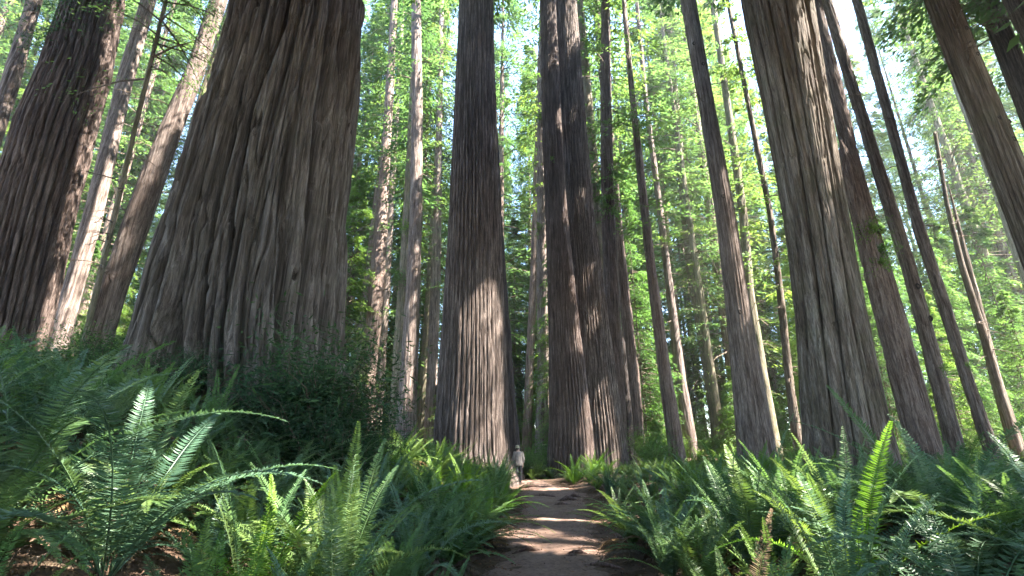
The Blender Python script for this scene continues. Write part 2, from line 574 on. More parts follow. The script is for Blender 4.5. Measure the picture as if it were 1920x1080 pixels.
def crown_acc(acc, axis, z0, z1, rmax, nb, k, ls, rng, droop=0.35, cull=False, base=(0, 0, 0), top_pow=0.8, limbs=True, inner=0.25, lw=0.36, zpow=1.0):
    """branches with hanging sprays of leaf clusters between heights z0..z1 around axis(z)"""
    zb = z0 + (z1 - z0) * rng.random(nb) ** zpow
    az = rng.random(nb) * 2 * math.pi
    rel = (zb - z0) / (z1 - z0)
    prof = np.minimum(1, (rel + 0.12) / 0.25) * (1 - rel) ** top_pow + 0.06
    Lb = rmax * prof * rng.uniform(0.55, 1.15, nb)
    lift = rng.normal(0.10, 0.18, nb)
    bt = rng.random(nb)
    s = inner + (1 - inner) * rng.random((nb, k)) ** 0.8
    lat = rng.normal(0, 1, (nb, k)) * (0.05 + 0.22 * (1 - s) + 0.10) * Lb[:, None]
    # clump the sprays along the limb
    ncl = 9
    cl = (np.floor(s * ncl) + 0.5) / ncl
    s = s * 0.45 + cl * 0.55
    o = np.stack([np.cos(az), np.sin(az)], -1)
    q = np.stack([-np.sin(az), np.cos(az)], -1)
    ax = axis(zb)
    P = np.empty((nb, k, 3))
    dist = s * Lb[:, None]
    P[..., 0] = ax[:, None] + o[:, 0:1] * dist + q[:, 0:1] * lat
    P[..., 1] = o[:, 1:2] * dist + q[:, 1:2] * lat
    P[..., 2] = zb[:, None] + dist * lift[:, None] - droop * dist * s - np.abs(lat) * 0.35 + rng.normal(0, 0.07, (nb, k)) * (0.4 + 0.08 * Lb[:, None])
    P += rng.normal(0, 0.07, P.shape)
    D = np.empty_like(P)
    sd = np.sign(lat) * rng.uniform(0.2, 1.2, lat.shape)
    D[..., 0] = o[:, 0:1] + q[:, 0:1] * sd
    D[..., 1] = o[:, 1:2] + q[:, 1:2] * sd
    D[..., 2] = -0.45
    D += rng.normal(0, 0.30, D.shape)
    N = rng.normal(0, 0.34, P.shape)
    N[..., 2] += 1.0
    T = np.clip(bt[:, None] * 0.6 + 0.4 * rng.random((nb, k)), 0, 1)
    P, D, N, T = P.reshape(-1, 3), D.reshape(-1, 3), N.reshape(-1, 3), T.ravel()
    L = ls * rng.uniform(0.6, 1.35, len(P))
    if cull:
        keep = ~lit_mask(P + np.array(base) + D * (ls * 0.3), ls * 0.55)
        P, D, N, T, L = P[keep], D[keep], N[keep], T[keep], L[keep]
    acc.leaves(P, D, N, L, L * lw, T)
    if limbs is not False:
        for b in range(nb):
            ss = np.array([0, 0.35, 0.7, 1.0])
            d = ss * Lb[b]
            pts = np.stack([ax[b] + o[b, 0] * d, o[b, 1] * d, zb[b] + d * lift[b] - droop * d * ss], -1)
            acc_l = limbs
            acc_l.tube(pts, np.array([0.05, 0.035, 0.02, 0.006]) * (0.5 + Lb[b] * 0.16), 3)


def make_crown(name, axis, z0, z1, rmax, nb, k, ls, seed, parent, mat, cull=False, base=(0, 0, 0), **kw):
    rng = np.random.default_rng(seed)
    A, B = Acc(), Acc()
    crown_acc(A, axis, z0, z1, rmax, nb, k, ls, rng, cull=cull, base=base, limbs=B, **kw)
    me = bpy.data.meshes.new(name)
    V = np.concatenate(A.V + B.V)
    nA = sum(len(v) for v in A.V)
    FA, FB = np.concatenate(A.F), np.concatenate(B.F) + nA
    me = mesh_np(name, V, np.concatenate([FA, FB]), tint=np.concatenate(A.T + B.T))
    me.materials.append(mat)
    me.materials.append(M['twig'])
    me.polygons.foreach_set('material_index', np.concatenate([np.zeros(len(FA), np.int32), np.ones(len(FB), np.int32)]))
    return obj(name, me, None, parent)


def dead_branch(acc, p0, az, L, droop, rng, r=0.022):
    n = 9
    s = np.linspace(0, 1, n)
    wob = np.cumsum(rng.normal(0, 0.035, (n, 3)), 0) * L
    wob[0] = 0
    d = np.array([math.cos(az), math.sin(az), 0])
    pts = np.array(p0) + d * (s * L)[:, None] + wob
    pts[:, 2] += (0.15 * s - droop * s ** 2) * L
    acc.tube(pts, r * (1 - s * 0.82), 4)
    for _ in range(int(5 + L * 3)):
        i = rng.integers(2, n - 1)
        a2 = az + rng.choice([-1, 1]) * rng.uniform(0.4, 1.2)
        l2 = L * rng.uniform(0.12, 0.38)
        m = 5
        s2 = np.linspace(0, 1, m)
        p2 = pts[i] + np.array([math.cos(a2), math.sin(a2), 0]) * (s2 * l2)[:, None]
        p2[:, 2] -= rng.uniform(0.1, 0.7) * l2 * s2 ** 1.5
        p2[1:] += rng.normal(0, 0.03, (m - 1, 3)) * l2
        acc.tube(p2, r * 0.4 * (1 - s2 * 0.75), 3)


def sprout(name, parent, P0, rad, n, ls, mat, seed, down=0.5):
    """tuft of leafy shoots growing straight from the bark"""
    rng = np.random.default_rng(seed)
    A = Acc()
    for b in range(max(4, n // 40)):
        d = rng.normal(0, 1, 3)
        d[1] = -abs(d[1]) * 0.8
        d /= np.linalg.norm(d)
        Lb = rad * rng.uniform(0.5, 1.2)
        s = rng.random(40)
        P = np.array(P0) + d * (s * Lb)[:, None] + rng.normal(0, 0.10 * rad, (40, 3))
        P[:, 2] -= down * Lb * s ** 2
        D = d + rng.normal(0, 0.7, (40, 3)) - np.array([0, 0, 0.4])
        N = rng.normal(0, 0.5, (40, 3)) + np.array([0, 0, 1])
        A.leaves(P, D, N, ls * rng.uniform(0.6, 1.3, 40), ls * 0.34, rng.random(40))
    return obj(name, A.mesh(name), mat, parent)


TREES = {}


def tree(key, label, Y, rows, H, mat, nth=64, nz=140, amp=0.04, freq=3.0, crown=None, stretch=0.12, **kw):
    """rows: (photo y, left edge x, right edge x) of the trunk outline; the tree stands at forward distance Y"""
    prof = []
    for (py, l, r) in rows:
        xl, z, t = pix(l, py, Y)
        xr, _, _ = pix(r, py, Y)
        cx = (xl + xr) / 2
        phi = math.atan2(abs(cx), Y)
        rad = (xr - xl) / 2 * math.cos(phi)
        prof.append((z, cx, rad))
    prof.sort()
    bx = prof[0][1]
    g = gz(bx, Y)
    root = thing('redwood_tree', label, 'redwood tree', (bx, Y, g), 0)
    prof = [(z - g, c - bx, r) for (z, c, r) in prof]
    ztop = prof[-1][0] + 0.6
    zbot = min(-0.5, prof[0][0] - 0.3)
    me, axis = trunk_mesh('trunk', prof, H, nth, nz, ztop, zbot, amp, freq, seed=len(TREES) * 7 + 1, stretch=stretch, **kw)
    obj('trunk', me, M[mat], root)
    zz, cc, rr = axis
    fax = lambda z: np.interp(z, zz, cc)
    frd = lambda z: np.interp(z, zz, rr)
    TREES[key] = (root, fax, frd, (bx, Y, g))
    if crown:
        z0, rmax, nb, k, ls = crown
        make_crown('crown', fax, z0, H + 1.0, rmax, nb, k, ls, 100 + len(TREES), root, M['crown'], cull=True, base=(bx, Y, g))
    return root


# the giant with heavy furrows
tree('giant', 'giant redwood with massive deeply furrowed grey trunk and hollow foot', 12.0,
     [(0, 450, 692), (100, 427, 688), (200, 397, 680), (300, 362, 670), (400, 332, 660), (500, 304, 656), (600, 276, 652), (660, 260, 654), (720, 246, 664), (790, 238, 680)],
     62, 'giant', nth=720, nz=420, amp=0.95, freq=3.0, stretch=0.06, flute=0.18, flute_f=0.95, ridges=27, rexp=0.5, warp=2.4, trench=(0.10, 0.75),
     scar=[(-1.8, 0.24, 1.0, 2.7, 0.05), (-1.45, 0.10, 0.45, 1.1, 0.1), (-2.35, 0.10, 0.4, 0.9, 0.1)], crown=(24, 7, 120, 60, 0.42))
tree('second', 'second widest redwood, dark reddish trunk behind ferns, its foot catching warm sunlight', 17.0,
     [(0, 112, 245), (130, 70, 222), (250, 18, 192), (400, -30, 152), (560, -72, 118), (660, -100, 100)],
     58, 'red', nth=300, nz=260, amp=0.36, freq=3, stretch=0.09, flute=0.10, ridges=31, rexp=0.45, crown=(27, 6.5, 110, 60, 0.42))
tree('slate', 'narrow grey redwood leaning at the edge beyond the dark wide one', 20.0,
     [(0, 47, 82), (150, 0, 42), (260, -35, 8), (420, -88, -44)], 48, 'grey', nth=72, nz=120, amp=0.05, freq=3, crown=(30, 5, 80, 50, 0.4))
tree('bright', 'slim redwood with a blazing sunlit pink grey side behind the dark wide trunk', 25.5,
     [(0, 262, 295), (160, 214, 250), (300, 180, 218), (400, 155, 196), (500, 128, 170), (620, 92, 138)], 50, 'grey', nth=90, nz=140, amp=0.045, freq=3, crown=(34, 5, 80, 50, 0.4))
tree('dark_pole', 'thin dark leaning trunk with bare twigs standing before the sunlit slim redwood', 14.5,
     [(0, 307, 316), (150, 270, 280), (330, 226, 238), (500, 185, 198), (620, 156, 170)], 26, 'moss', nth=40, nz=100, amp=0.012, freq=8, crown=(10.5, 3.4, 52, 120, .13))
tree('twiggy', 'smooth pale grey leaning trunk with drooping dead twigs beside the giant', 19.5,
     [(0, 392, 428), (130, 348, 387), (250, 294, 341), (400, 234, 291), (550, 182, 238), (660, 150, 208)], 44, 'grey', nth=80, nz=140, amp=0.025, freq=4, crown=(28, 4.5, 80, 50, 0.4))
tree('shadowed', 'shadowed mossy trunk half tucked behind the sloping flank of the giant', 22.0,
     [(0, 430, 472), (200, 365, 410), (370, 318, 366), (520, 270, 325), (640, 235, 290)], 46, 'moss', nth=72, nz=120, amp=0.045, freq=3, crown=(30, 4.5, 80, 50, 0.4))
tree('slim_a', 'slim redwood just past the giant, rusty foot, front one of a close pair', 44.0,
     [(0, 733, 746), (100, 727, 742), (300, 713, 732), (550, 690, 722), (720, 678, 704), (800, 672, 706)], 70, 'rust', nth=56, nz=120, amp=0.05, freq=2.6, crown=(24, 3.6, 80, 46, 0.42))
tree('slim_b', 'very thin trunk hugging the slim rusty redwood just past the giant', 50.0,
     [(0, 752, 760), (350, 728, 741), (560, 717, 731), (740, 703, 720), (800, 698, 716)], 66, 'grey', nth=40, nz=90, amp=0.03, freq=3, crown=(30, 3, 60, 40, 0.42))
tree('pillar', 'straight pale redwood with a sunlit edge, midway between the giant and the path', 38.0,
     [(0, 771, 789), (200, 771, 793), (400, 768, 792), (600, 757, 787), (700, 750, 784), (800, 742, 782)], 70, 'grey', nth=72, nz=140, amp=0.05, freq=2.6, crown=(32, 4, 80, 46, 0.42))
tree('pillar_shade', 'greenish shaded trunk tight behind the straight pale redwood', 41.0,
     [(0, 776, 790), (270, 763, 782), (500, 749, 772), (650, 737, 764), (800, 728, 758)], 62, 'moss', nth=48, nz=100, amp=0.04, freq=2.6, crown=(22, 4, 80, 46, 0.42))
tree('slender', 'slender grey trunk between the straight pale redwood and the large furrowed one', 50.0,
     [(0, 824, 832), (200, 819, 830), (500, 808, 827), (700, 800, 820), (800, 795, 818)], 68, 'grey', nth=44, nz=100, amp=0.04, freq=2.6, crown=(26, 3.5, 80, 46, 0.42))
tree('centre', 'large straight furrowed redwood by the path with sun on its flared foot', 23.0,
     [(0, 861, 925), (200, 851, 929), (400, 842, 938), (500, 836, 942), (600, 830, 946), (700, 823, 951), (780, 817, 953), (850, 812, 957), (900, 806, 975)],
     66, 'core', nth=440, nz=340, amp=0.20, freq=4, stretch=0.05, flute=0.07, ridges=47, rexp=0.5, warp=1.8, trench=(0.03, 0.4), crown=(31, 6.5, 120, 60, 0.42))
tree('charred', 'charcoal black burnt trunk right behind the person in the hat', 26.5,
     [(0, 886, 922), (400, 900, 941), (600, 912, 956), (750, 918, 967), (850, 915, 977), (900, 910, 984)], 60, 'char', nth=110, nz=160, amp=0.06, freq=2.8, crown=(36, 5, 80, 46, 0.42))
tree('gap_thin', 'thin brown trunk in the gap between the person and the twin redwoods', 46.0,
     [(0, 1012, 1020), (330, 1000, 1011), (500, 994, 1009), (700, 985, 1001), (830, 978, 997)], 66, 'rust', nth=44, nz=100, amp=0.04, freq=2.6, crown=(30, 4, 80, 46, 0.42))
tree('gap_burl', 'pale lumpy trunk with sunlit burls directly behind the twin redwoods', 41.0,
     [(0, 1012, 1030), (250, 1007, 1026), (500, 1006, 1027), (700, 1007, 1032), (830, 1003, 1036)], 66, 'grey', nth=60, nz=120, amp=0.07, freq=2.0, stretch=0.5, crown=(24, 4.5, 80, 46, 0.42))
tree('twin_left', 'narrower left trunk of the twin redwoods at the end of the path', 28.8,
     [(0, 1013, 1042), (200, 1015, 1051), (400, 1022, 1064), (600, 1028, 1086), (800, 1030, 1112), (880, 1026, 1120)], 66, 'red', nth=200, nz=280, amp=0.17, freq=4, stretch=0.06, flute=0.05, rexp=0.45, ridges=36, warp=0.8, crown=(39, 6, 100, 60, 0.42))
tree('twin_right', 'wider dark right trunk of the twin redwoods, sun on its right edge', 30.3,
     [(0, 1042, 1081), (200, 1046, 1096), (400, 1060, 1114), (600, 1072, 1141), (700, 1077, 1155), (800, 1080, 1170), (880, 1078, 1180)], 68, 'core', nth=240, nz=300, amp=0.22, freq=4, stretch=0.06, flute=0.08, rexp=0.45, ridges=44, warp=0.8, crown=(40, 6, 100, 60, 0.42))
tree('mossy', 'mossy green trunk partly hidden behind the twin redwoods', 35.0,
     [(0, 1080, 1094), (200, 1094, 1112), (300, 1101, 1121), (500, 1112, 1136), (700, 1122, 1150), (840, 1128, 1160)], 60, 'moss', nth=56, nz=120, amp=0.05, freq=2.8, crown=(18, 4.5, 90, 46, 0.4))
tree('dark_straight', 'dark straight trunk with leafy tufts rising beside the twin redwoods', 33.0,
     [(0, 1127, 1144), (200, 1125, 1147), (400, 1127, 1153), (600, 1134, 1164), (800, 1140, 1176), (860, 1140, 1180)], 62, 'red', nth=72, nz=140, amp=0.05, freq=3, crown=(20, 4, 80, 46, 0.4))
tree('burnt_foot', 'pale grey trunk with a burnt black companion base beside the twin redwoods', 38.0,
     [(0, 1110, 1128), (450, 1150, 1170), (600, 1164, 1187), (700, 1173, 1199), (830, 1180, 1210)], 60, 'red', nth=60, nz=120, amp=0.045, freq=2.8, crown=(24, 4, 80, 46, 0.4))
tree('burnt_stub', 'short burnt black snag leaning on the pale trunk beside the twin redwoods', 36.0,
     [(640, 1152, 1172), (740, 1155, 1182), (840, 1158, 1192)], 10.5, 'char', nth=64, nz=80, amp=0.06, freq=2.8)
tree('rust_thin', 'thin rust coloured trunk running from the canopy down to the ferns', 32.0,
     [(0, 1165, 1174), (170, 1179, 1190), (300, 1191, 1206), (500, 1211, 1230), (700, 1234, 1259), (840, 1252, 1284)], 54, 'rust', nth=56, nz=130, amp=0.035, freq=3.4, crown=(16, 3.5, 80, 46, 0.36))
tree('pale_thin', 'thin pale trunk next to the rust coloured one', 42.0,
     [(0, 1190, 1197), (200, 1207, 1217), (350, 1226, 1238), (500, 1243, 1258), (700, 1264, 1285), (820, 1280, 1306)], 60, 'grey', nth=48, nz=110, amp=0.035, freq=2.8, crown=(20, 4, 80, 46, 0.4))
tree('hazy_slim', 'slim greenish distant trunk between the pale thin one and the knotty leaning redwood', 55.0,
     [(0, 1245, 1256), (350, 1272, 1288), (500, 1285, 1302), (700, 1318, 1340), (800, 1332, 1356)], 66, 'moss', nth=44, nz=100, amp=0.04, freq=2.4, crown=(20, 4.5, 90, 46, 0.45))
tree('knotty', 'leaning grey redwood with small dark knots, clear of its neighbours', 24.0,
     [(0, 1275, 1305), (100, 1292, 1323), (200, 1310, 1341), (400, 1341, 1379), (600, 1362, 1411), (800, 1378, 1448), (880, 1382, 1462)], 56, 'grey', nth=150, nz=260, amp=0.06, freq=5, stretch=0.06, ridges=24, warp=0.5, crown=(31, 5.5, 100, 60, 0.42))
tree('knotty_shade', 'dim trunk standing in the leaves behind the knotty leaning redwood', 42.0,
     [(0, 1330, 1342), (400, 1385, 1402), (560, 1396, 1416), (700, 1415, 1440), (820, 1430, 1462)], 56, 'moss', nth=44, nz=100, amp=0.04, freq=2.6, crown=(16, 4, 80, 46, 0.4))
tree('scaly_thin', 'thin scaly brown trunk next to the broad brown split barked redwood', 34.0,
     [(0, 1360, 1368), (400, 1438, 1450), (540, 1455, 1469), (700, 1470, 1487), (790, 1480, 1500)], 44, 'brown', nth=44, nz=120, amp=0.03, freq=4, stretch=0.6, crown=(12, 3.5, 80, 46, 0.36))
tree('split_bark', 'broad brown redwood with long split bark strips rising from the fern bank', 11.6,
     [(0, 1385, 1528), (100, 1407, 1544), (200, 1428, 1559), (300, 1447, 1575), (400, 1464, 1592), (500, 1477, 1608), (600, 1487, 1627), (700, 1494, 1647), (800, 1500, 1668), (900, 1500, 1698)],
     54, 'brown', nth=300, nz=340, amp=0.20, freq=4, stretch=0.08, flute=0.08, flute_f=1.2, ridges=13, rexp=0.4, warp=0.6, trench=(0.02, 0.22), lobes=[(-1.25, 0.10, -0.13, 0, 40), (-0.65, 0.09, -0.10, 0, 40), (-2.1, 0.07, -0.08, 0, 30)], crown=(21, 6.5, 120, 60, 0.42))
tree('ribbed', 'reddish ribbed trunk right behind the broad brown redwood', 20.0,
     [(300, 1570, 1600), (450, 1604, 1640), (600, 1640, 1684), (750, 1676, 1728), (910, 1715, 1786)], 15.5, 'rust', nth=90, nz=160, amp=0.05, freq=4)
tree('ribbed_tall', 'taller dark red trunk pressed against the reddish ribbed one', 22.0,
     [(0, 1506, 1540), (170, 1550, 1584), (300, 1580, 1613), (450, 1620, 1656), (600, 1660, 1702), (750, 1698, 1742), (910, 1738, 1790)], 50, 'rust', nth=100, nz=180, amp=0.05, freq=3.4, crown=(31, 5.5, 90, 60, 0.42))
tree('slanting', 'slanting redwood with a leafy ledge low on its trunk, beside the tall dark red one', 23.5,
     [(0, 1538, 1561), (150, 1582, 1606), (350, 1643, 1671), (500, 1688, 1719), (600, 1714, 1747), (750, 1750, 1786), (920, 1790, 1833)], 52, 'grey', nth=90, nz=180, amp=0.04, freq=3.6, crown=(32, 5.5, 90, 60, 0.42))
tree('slanting_far', 'plain dark slanting trunk beyond the one with the leafy ledge', 27.0,
     [(0, 1596, 1616), (280, 1672, 1694), (424, 1709, 1734), (572, 1757, 1784), (720, 1802, 1829), (900, 1860, 1898)], 54, 'grey', nth=80, nz=160, amp=0.04, freq=3.4, crown=(37, 5, 90, 60, 0.42))
tree('spindly', 'spindly snag with bare side twigs against the brightest sky gap', 32.0,
     [(260, 1751, 1759), (380, 1770, 1780), (500, 1797, 1811), (630, 1836, 1854), (760, 1872, 1893), (860, 1902, 1925)], 24, 'brown', nth=40, nz=110, amp=0.02, freq=4)
tree('big_lean', 'thick leaning brown trunk cutting across the upper corner of the view', 11.5,
     [(0, 1730, 1796), (100, 1767, 1837), (200, 1806, 1880), (300, 1842, 1922), (400, 1880, 1964), (600, 1952, 2045), (800, 2020, 2125)], 46, 'brown', nth=150, nz=220, amp=0.05, freq=5, stretch=0.06, ridges=22, warp=0.5, rexp=0.4, crown=(19, 6, 110, 60, 0.42))
tree('corner', 'grey trunk in the extreme top corner above the thick leaning one', 14.0,
     [(0, 1877, 1932), (80, 1912, 1970), (300, 2005, 2070), (600, 2120, 2195)], 46, 'grey', nth=90, nz=120, amp=0.03, freq=4, crown=(22, 6, 110, 60, 0.42))
tree('ghost', 'ghostly pale blue grey trunk in the glare under the thick leaning one', 44.0,
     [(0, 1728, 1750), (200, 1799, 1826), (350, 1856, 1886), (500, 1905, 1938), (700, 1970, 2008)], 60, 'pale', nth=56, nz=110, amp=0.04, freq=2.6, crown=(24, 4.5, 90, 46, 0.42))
tree('stubby', 'pale trunk low among the bright leaves beyond the plain dark slanting one', 34.0,
     [(560, 1820, 1840), (700, 1852, 1876), (860, 1896, 1930)], 22, 'brown', nth=50, nz=90, amp=0.03, freq=3.4)

# knots, burls, twigs, tufts and low branches that show on particular trunks
_rg = np.random.default_rng(77)


def add_branch(key, py, az, L, droop, r=0.02):
    root, fax, frd, (bx, Y, g) = TREES[key]
    z = pix(0, py, Y)[1] - g
    A = Acc()
    a = math.radians(az)
    c = float(fax(z))
    rd = float(frd(z)) * 0.9
    dead_branch(A, (c + math.cos(a) * rd, math.sin(a) * rd, z), a, L, droop, _rg, r)
    obj('branch', A.mesh('branch', True), M['twig'], root)


for (key, y0, y1, n, L0, L1) in (('twiggy', 60, 560, 13, 1.0, 2.6), ('dark_pole', 30, 520, 14, 0.7, 1.8), ('shadowed', 60, 520, 9, 0.9, 2.0), ('spindly', 270, 700, 12, 0.8, 1.9),
                                 ('big_lean', 40, 160, 3, 1.2, 2.2), ('slanting', 60, 420, 6, 0.9, 2.0), ('knotty', 80, 400, 5, 1.0, 2.4), ('slanting_far', 260, 600, 5, 0.8, 1.8),
                                 ('pale_thin', 300, 700, 5, .8, 1.8), ('dark_straight', 60, 300, 4, 1.0, 2.0), ('twin_right', 40, 330, 3, 1.2, 2.4), ('rust_thin', 150, 600, 9, .6, 1.6), ('pillar', 60, 560, 7, .8, 2.0), ('slim_a', 60, 600, 7, .8, 2.0), ('gap_thin', 80, 600, 5, .8, 1.8), ('burnt_foot', 430, 720, 5, .8, 1.8), ('hazy_slim', 300, 700, 7, .9, 2.2), ('scaly_thin', 420, 760, 10, .5, 1.4), ('ribbed_tall', 120, 420, 4, .8, 1.6), ('slate', 30, 240, 5, .8, 1.8), ('knotty_shade', 420, 760, 6, .8, 1.8)):
    for i in range(n):
        az = _rg.choice([_rg.uniform(-70, 20), _rg.uniform(160, 250)])
        add_branch(key, _rg.uniform(y0, y1), az, _rg.uniform(L0, L1), _rg.uniform(0.2, 0.7), 0.016 + 0.0006 * TREES[key][3][1])


def add_tuft(key, py, side, rad, n, ls, mat='under'):
    root, fax, frd, (bx, Y, g) = TREES[key]
    z = pix(0, py, Y)[1] - g
    sprout('foliage', root, (float(fax(z)) + side * float(frd(z)), -float(frd(z)) * 0.7, z), rad, n, ls, M[mat], int(_rg.integers(1e6)))


for args in (('dark_straight', 330, 0.6, 1.0, 420, 0.2), ('dark_straight', 380, -0.5, 1.1, 520, 0.2), ('dark_straight', 400, 0.6, 0.9, 320, 0.2), ('mossy', 350, 0.5, 1.2, 500, 0.22),
             ('pillar_shade', 520, -0.6, 1.6, 500, 0.22), ('pillar_shade', 430, 0.3, 1.3, 400, 0.22), ('ribbed_tall', 470, 0.0, 0.9, 520, 0.14), ('ribbed', 430, 0.2, 0.9, 520, 0.14),
             ('ribbed', 500, 0.5, 0.7, 320, 0.14), ('slanting', 690, 0.0, 0.35, 120, 0.12), ('slanting_far', 690, 0.4, 0.5, 160, 0.12), ('twin_left', 310, -0.2, 0.5, 160, 0.14, 'crown'),
             ('gap_burl', 430, 0.0, 0.8, 240, 0.2), ('gap_burl', 220, 0.2, 1.6, 500, 0.24), ('hazy_slim', 500, 0.2, 1.2, 320, 0.3), ('pale_thin', 450, -0.2, 1.0, 320, 0.2),
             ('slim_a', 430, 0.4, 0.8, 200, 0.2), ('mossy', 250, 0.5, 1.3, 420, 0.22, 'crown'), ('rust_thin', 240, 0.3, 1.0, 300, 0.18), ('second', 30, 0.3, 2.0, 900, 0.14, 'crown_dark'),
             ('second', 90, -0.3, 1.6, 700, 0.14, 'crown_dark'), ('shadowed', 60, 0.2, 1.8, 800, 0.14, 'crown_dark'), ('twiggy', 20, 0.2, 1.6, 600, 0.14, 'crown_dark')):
    add_tuft(*args)


def knot(parent, p, r, seed, mat):
    """a small raised bark collar round a dark branch hole"""
    rng = np.random.default_rng(seed)
    nu, nv = 12, 6
    V = []
    for i in range(nv):
        s = i / (nv - 1)
        rr = r * (1.25 - 0.85 * s)
        dep = -r * 0.45 * math.sin(s * math.pi) if s < 0.75 else r * 0.5 * (s - 0.75) * 4
        for j in range(nu):
            a = j * 2 * math.pi / nu
            k = 1 + rng.normal(0, 0.06)
            V.append((p[0] + rr * k * math.cos(a), p[1] + dep, p[2] + rr * 1.3 * k * math.sin(a)))
    F = []
    for i in range(nv - 1):
        for j in range(nu):
            F.append((i * nu + j, i * nu + (j + 1) % nu, (i + 1) * nu + (j + 1) % nu, (i + 1) * nu + j))
    obj('knot', mesh_np('knot', V, F, smooth=True), M[mat], parent)


for (key, pts, r) in (('knotty', ((90, -0.6), (130, 0.05), (375, -0.35), (590, -0.3)), 0.09), ('big_lean', ((70, 0.1), (118, 0.15), (235, -0.2), (240, 0.6), (275, 0.2)), 0.05), ('corner', ((35, -0.5),), 0.06),
                      ('ribbed_tall', ((435, 0.3),), 0.16), ('slanting', ((540, -0.2), (600, 0.4)), 0.1)):
    root, fax, frd, (bx, Y, g) = TREES[key]
    for (py, u) in pts:
        z = pix(0, py, Y)[1] - g
        rd = float(frd(z))
        knot(root, (float(fax(z)) + u * rd, -rd * math.sqrt(1 - u * u) * 0.97, z), r, int(py), 'char')

# ------------------------------------------------------------------ trees added right of and behind the view to shade the foreground
SHADE = [(15, 1.5, 42), (19, -5, 46), (20, 9, 50), (25, 2, 48), (25.5, 15.0, 52), (29, -7, 50), (31, 9, 54), (33, 17.5, 55), (36, 0, 52), (38, 12, 56), (42, 5, 54), (44, 19, 58), (48, 11, 58), (30, 23, 50), (47, -4, 52)]
SHADE += [(-9, -9, 52), (-16, -3, 50), (-2, -14, 54), (7, -11, 50), (12, -17, 52), (-13, -18, 50), (2, -24, 54), (-5, -5, 50), (4, -4, 52), (-11, -1, 54), (-7, -20, 52), (9, -24, 54), (-20, -12, 52), (-24, -22, 54), (18, -26, 54), (-3, -32, 54), (-14, -30, 56), (10, -36, 56), (27, -18, 54), (-30, -8, 54)]  # added behind the camera to cut the frontal sky fill
for i, (x, y, H) in enumerate(SHADE):
    H += 18 if x > 10 else 0
    g = gz(x, y)
    root = thing('redwood_tree', 'tall redwood added outside the view, its crown shading the banks and trunks', 'redwood tree', (x, y, g), 0, 'redwoods added beside and behind the view to shade the path')
    r0 = 0.5 + 0.25 * random.random()
    prof = [(0, 0, r0 * 1.5), (2, 0, r0 * 1.1), (12, 0, r0), (22, 0, r0 * 0.8)]
    me, ax = trunk_mesh('trunk', prof, H, 40, 60, 22, -0.5, 0.04, 3, seed=300 + i)
    obj('trunk', me, M['red'], root)
    make_crown('crown', lambda z: z * 0.0, 24 if y > 13 else 14, H + 1, 7.2, 230, (210 if y > 13 else 100), (0.36 if y > 13 else 0.62), 500 + i, root, M['crown'], cull=True, base=(x, y, g), lw=0.42, top_pow=0.5)

# ------------------------------------------------------------------ the forest behind
PROTO = []
FAR_LABEL = 'slender redwood deep in the forest, half hidden by sunlit green foliage'
FAR_GROUP = 'redwoods crowding the deep forest behind'
for i in range(8):
    rng = np.random.default_rng(900 + i)
    H = 62 + 5 * (i % 4)
    root = thing('redwood_tree', FAR_LABEL, 'redwood tree', (0, 0, 0), 0, FAR_GROUP)
    r0 = 0.42 + 0.10 * (i % 3)
    lean = rng.uniform(-0.01, 0.01)
    prof = [(0, 0, r0 * 1.4), (2, 0, r0 * 1.05), (15, lean * 15, r0 * 0.85), (30, lean * 30, r0 * 0.6)]
    me, ax = trunk_mesh('trunk', prof, H, 28, 60, 30, -0.8, 0.04, 2.6, seed=900 + i)
    obj('trunk', me, M[('grey', 'rust', 'moss', 'red')[i % 4]], root)
    fx = (lambda zz, cc: (lambda z: np.interp(z, zz, cc)))(ax[0], ax[1])
    z0 = (3, 7, 12, 5, 15, 3, 9, 6)[i]
    make_crown('crown', fx, z0, H + 1, 5.8 + 1.0 * (i % 3), 190, 130, 0.50, 950 + i, root, M['crown'], zpow=0.85, lw=0.20, top_pow=0.6)
    PROTO.append(root)
spots = []
rng = np.random.default_rng(21)
tries = 0
while len(spots) < 320 and tries < 20000:
    tries += 1
    Yf = 52 + 105 * rng.random() ** 1.25
    xf = rng.uniform(-1.42, 1.42) * Yf
    if xf < -0.45 * Yf and rng.random() < 0.4:                       # nearer trees on the shaded left
        Yf *= 0.8
        xf *= 0.8
    if any((xf - a) ** 2 + (Yf - b) ** 2 < 5.4 ** 2 for a, b in spots):
        continue
    ang = xf / Yf
    if 0.42 < ang < 0.8 and Yf < 66 and rng.random() < 0.6:
        continue
    if 0.80 < ang < 1.06 and Yf < 95 and rng.random() < 0.85:      # the bright opening on the right
        continue
    spots.append((xf, Yf))
spots.sort(key=lambda q: math.hypot(*q))
far_spots = spots[190:]
FA, FBk = Acc(), Acc()
for (x, y) in far_spots:                                  # too far and too many to tell apart: one wood
    g0 = gz(x, y)
    H = rng.uniform(55, 80)
    A1 = Acc()
    crown_acc(A1, lambda z: z * 0.0, rng.uniform(4, 14), H, rng.uniform(5.5, 7.5), 110, 48, 0.85, rng, limbs=False, lw=0.2, zpow=0.85, top_pow=0.6)
    FA.add(np.concatenate(A1.V) + np.array([x, y, g0]), np.concatenate(A1.F), np.concatenate(A1.T))
    zz = np.array([-1, 2, 15, 35, H])
    FBk.tube(np.stack([x + 0 * zz, y + 0 * zz, g0 + zz], -1), np.array([0.8, 0.6, 0.5, 0.35, 0.02]), 10)
nFA = FA.n
me = mesh_np('far_woods', np.concatenate(FA.V + FBk.V), np.concatenate([np.concatenate(FA.F), np.concatenate(FBk.F) + nFA]), tint=np.concatenate(FA.T + FBk.T))
me.materials.append(M['crown'])
me.materials.append(M['grey'])
nq = sum(len(f) for f in FA.F)
